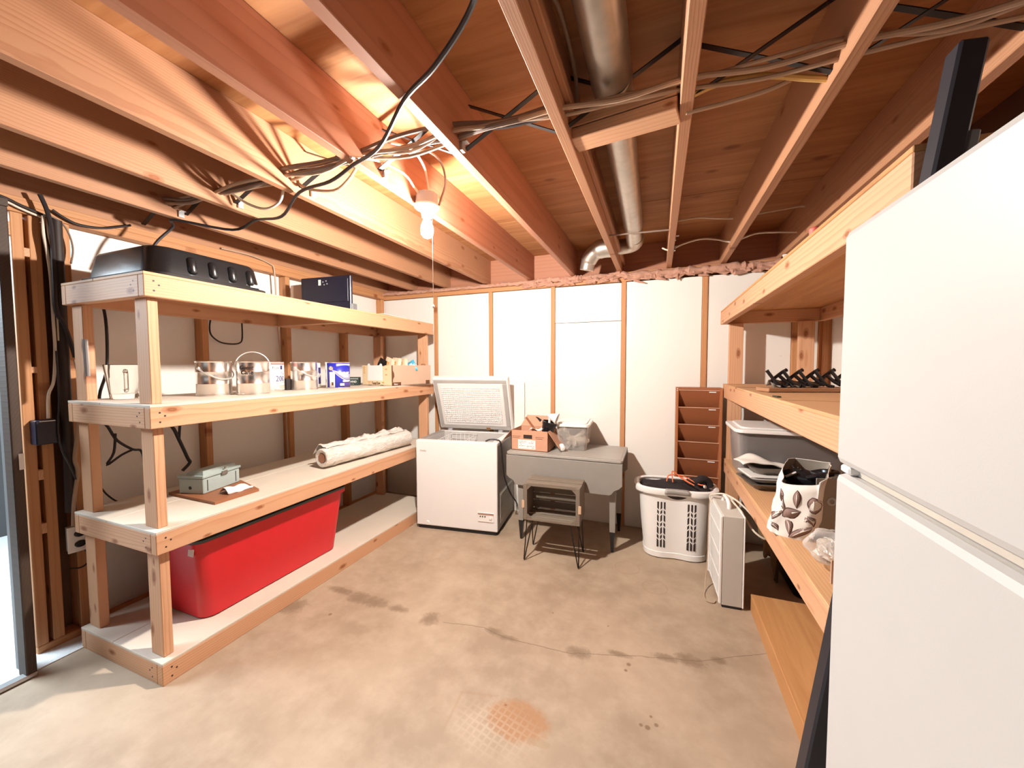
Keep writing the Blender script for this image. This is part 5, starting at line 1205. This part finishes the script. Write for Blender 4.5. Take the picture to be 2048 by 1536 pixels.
# ================================================================== CABLES
rg = random.Random(4)
edges = [-2.20, -2.10, -1.708, -1.266, -.826, -.424, -.035, .345, .729, 1.107, 1.48]
mats = [CBEIGE, CGREY, CBEIGE, CGREY, CBEIGE, CBLACK]
labs = ['beige cable lowest in the bundle crossing the joists', 'grey cable in the middle of the bundle crossing the joists', 'beige cable on the far side of the bundle crossing the joists', 'grey cable uppermost in the bundle crossing the joists', 'thin beige cable sagging below the bundle crossing the joists', 'dark cable twisted through the bundle crossing the joists']
for c_ in range(6):
    pts = []; dy, dz = (c_ % 3-1)*.022, (c_//3)*.02
    for i, x in enumerate(edges):
        z0 = 2.205-.02*i/10; yy = -2.085+.0*i+dy+(.0 if x < 0 else .03)
        pts.append((x, yy+rg.uniform(-.012, .012), z0+dz+rg.uniform(-.008, .008)))
        if i < len(edges)-1:
            xm = (x+edges[i+1])/2; sag = rg.uniform(.0, .03)+(.03 if c_ == 4 else 0)
            pts.append((xm, yy+rg.uniform(-.03, .03), z0+dz-.005-sag*.6+rg.uniform(0, .02)))
    if c_ in (1, 3, 5): pts = pts[:13]
    cable('cable', labs[c_], pts, [.0075, .0085, .0065, .008, .0055, .007][c_], mats[c_], 'cable bundle across the joists')
cable('cable', 'pale yellow cable sagging between the two right joists', [(.345, -2.03, 2.175), (.44, -2.0, 2.215), (.55, -2.0, 2.205), (.66, -1.97, 2.19), (.735, -1.95, 2.18)], .009, CYELL)
cable('cable', 'thin pinkish cable between the two right joists', [(.345, -2.0, 2.15), (.45, -1.98, 2.165), (.56, -1.97, 2.18), (.62, -1.97, 2.195)], .0065, CBEIGE)
cable('cable', 'beige cable loop hanging below the second joist from the bulb', [(-1.247, -2.03, 2.195), (-1.19, -2.02, 2.165), (-1.08, -1.99, 2.155), (-.97, -2.02, 2.17), (-.89, -2.05, 2.20)], .0065, CBEIGE)
cable('cable', 'cream cable loop hanging below the third joist from the bulb', [(-1.67, -2.05, 2.215), (-1.60, -2.02, 2.165), (-1.52, -1.99, 2.14), (-1.43, -1.985, 2.16), (-1.38, -2.0, 2.21)], .006, CWHITE)
cable('draped_cable', 'long black cord draped under the joists down to the upturned black tub', [(.12, -2.95, 2.14), (-.0, -2.70, 2.135), (-.103, -2.561, 2.142), (-.255, -2.467, 2.125), (-.42, -2.372, 2.142), (-.615, -2.248, 2.115), (-.825, -2.147, 2.142), (-.98, -2.109, 2.125), (-1.215, -2.055, 2.142), (-1.45, -1.96, 2.105), (-1.706, -1.905, 2.142), (-1.90, -1.90, 2.118), (-2.10, -2.06, 2.142), (-2.16, -2.04, 2.12), (-2.20, -2.10, 2.02), (-2.20, -2.14, 1.905)], .0068, CBLACK, None, 6)
cable('cable', 'beige cable hanging down beside the joist next to the duct', [(-.0, -2.9, 2.20), (.0, -2.45, 2.28), (.003, -2.26, 2.365), (.004, -2.12, 2.37), (.003, -2.0, 2.34), (-.003, -1.96, 2.27), (-.006, -1.965, 2.21)], .0065, CBEIGE)
cable('cable', 'thin rod crossing under the duct toward the back wall', [(-.016, -.90, 2.168), (.326, -.90, 2.158)], .005, CGREY, None, 2)
cable('cable', 'pale cable sagging across the right bays close to the back wall', [(.29, -.40, 2.20), (.34, -.40, 2.18), (.42, -.40, 2.21), (.53, -.40, 2.232), (.62, -.40, 2.22), (.73, -.40, 2.19), (.79, -.40, 2.21), (.88, -.40, 2.23), (1.08, -.40, 2.21)], .0055, CWHITE)
cable('cable', 'pale cable across the right bays, the nearer of two by the back wall', [(.36, -.50, 2.335), (.43, -.50, 2.342), (.52, -.50, 2.342), (.61, -.50, 2.325), (.73, -.50, 2.31), (.88, -.50, 2.322), (1.04, -.50, 2.332), (1.09, -.50, 2.33)], .0055, CWHITE)
# left wall cables
cable('cable', 'black cable loop hanging under the top shelf against the left wall', [(-2.5, -1.66, 1.76), (-2.5, -1.67, 1.70), (-2.5, -1.68, 1.63), (-2.5, -1.67, 1.58), (-2.5, -1.62, 1.54), (-2.5, -1.55, 1.53), (-2.5, -1.49, 1.54), (-2.5, -1.47, 1.58), (-2.5, -1.47, 1.72)], .005, CBLACK)
cable('cable', 'black cable hanging behind the glass mug on the left wall', [(-2.53, -2.19, 1.76), (-2.42, -2.22, 1.62), (-2.42, -2.22, 1.46), (-2.42, -2.23, 1.34), (-2.42, -2.26, 1.22), (-2.42, -2.25, 1.10), (-2.42, -2.23, 1.05), (-2.42, -2.2, .98), (-2.42, -2.14, .92), (-2.42, -2.1, .90), (-2.42, -2.09, .80), (-2.42, -2.08, .60)], .0065, CBLACK)
cable('cable', 'black branch cable bending behind the near posts of the left shelf', [(-2.41, -2.21, 1.02), (-2.41, -2.22, .92), (-2.41, -2.25, .86), (-2.41, -2.19, .90), (-2.41, -2.14, .92)], .006, CBLACK)
cable('cable', 'thick black cable hanging behind the grey case', [(-2.535, -1.98, 1.12), (-2.43, -1.95, 1.02), (-2.42, -1.92, .93), (-2.42, -1.88, .81), (-2.42, -1.87, .78), (-2.42, -1.91, .74)], .009, CBLACK)
cable('cable', 'short black cable joining the thick one behind the grey case', [(-2.42, -1.905, 1.08), (-2.42, -1.915, 1.0), (-2.42, -1.92, .94)], .007, CBLACK)
cable('cable', 'thin black cable looping low behind the near posts', [(-2.42, -2.27, .74), (-2.42, -2.25, .70), (-2.42, -2.21, .65), (-2.42, -2.15, .62), (-2.42, -2.08, .61)], .004, CBLACK)
cable('cable', 'pale cable running along the top plate and down the second wall stud', [(-2.45, -1.62, 2.16), (-2.45, -1.42, 2.165), (-2.447, -1.28, 2.14), (-2.447, -1.25, 2.1), (-2.45, -1.24, 1.92), (-2.452, -1.24, 1.8), (-2.452, -1.22, 1.5), (-2.452, -1.19, 1.19), (-2.452, -1.185, 1.0), (-2.452, -1.18, .6)], .0055, CBEIGE)
cable('cable', 'black cable along the top plate above the doorway studs', [(-2.44, -2.75, 2.17), (-2.44, -2.54, 2.13), (-2.44, -2.48, 2.11), (-2.44, -2.41, 2.09), (-2.44, -2.37, 2.08)], .006, CBLACK)
cable('cable', 'pale cable along the top plate just below the black one', [(-2.442, -2.75, 2.15), (-2.442, -2.54, 2.115), (-2.442, -2.48, 2.095), (-2.442, -2.42, 2.078)], .005, CWHITE)
cable('cable', 'dark cable sagging from the studs along the left top plate', [(-2.44, -2.38, 2.125), (-2.44, -2.34, 2.10), (-2.44, -2.29, 2.085), (-2.44, -2.21, 2.095), (-2.44, -2.14, 2.125), (-2.44, -2.09, 2.15)], .006, CBLACK)
cable('cable', 'thick dark cable coming down the studs at the near end of the left wall', [(-2.40, -2.43, 2.17), (-2.40, -2.41, 2.10), (-2.40, -2.4, 2.0), (-2.40, -2.4, 1.79), (-2.40, -2.4, 1.64), (-2.395, -2.38, 1.58), (-2.39, -2.36, 1.48), (-2.39, -2.35, 1.42)], .009, CBLACK)
cable('cable', 'left one of two white cables running down the studs', [(-2.42, -2.418, 2.08), (-2.42, -2.42, 2.0), (-2.42, -2.412, 1.92), (-2.42, -2.405, 1.79), (-2.42, -2.405, 1.6), (-2.42, -2.405, 1.46), (-2.42, -2.415, 1.31), (-2.42, -2.435, 1.24), (-2.42, -2.44, 1.13)], .006, CWHITE)
cable('cable', 'right one of two white cables running down the studs', [(-2.418, -2.402, 2.08), (-2.418, -2.403, 2.0), (-2.418, -2.393, 1.92), (-2.418, -2.388, 1.79), (-2.418, -2.39, 1.62), (-2.418, -2.39, 1.5)], .006, CWHITE)
cable('cable', 'thin brown cable arching from the top plate onto the wall', [(-2.42, -2.40, 2.09), (-2.42, -2.36, 2.07), (-2.42, -2.335, 2.02), (-2.42, -2.325, 1.95), (-2.42, -2.335, 1.88)], .004, CGREY)
cable('cable', 'pale jacketed cable running down to the outlet box', [(-2.39, -2.35, 1.41), (-2.39, -2.34, 1.31), (-2.39, -2.35, 1.21), (-2.39, -2.35, 1.14), (-2.395, -2.36, 1.01), (-2.395, -2.37, .92), (-2.40, -2.36, .86), (-2.40, -2.37, .78), (-2.40, -2.38, .70), (-2.405, -2.385, .59)], .008, CBEIGE)
cable('cable', 'thin dark cable bowing along the dark vertical pipe', [(-2.395, -2.41, 1.45), (-2.395, -2.41, 1.22), (-2.395, -2.42, 1.07), (-2.395, -2.41, .97), (-2.395, -2.39, .90), (-2.395, -2.37, .82)], .004, CBLACK)
cable('cable', 'dark cable loop below the outlet box', [(-2.41, -2.35, .46), (-2.41, -2.33, .40), (-2.41, -2.36, .37), (-2.41, -2.40, .38)], .004, CBLACK)
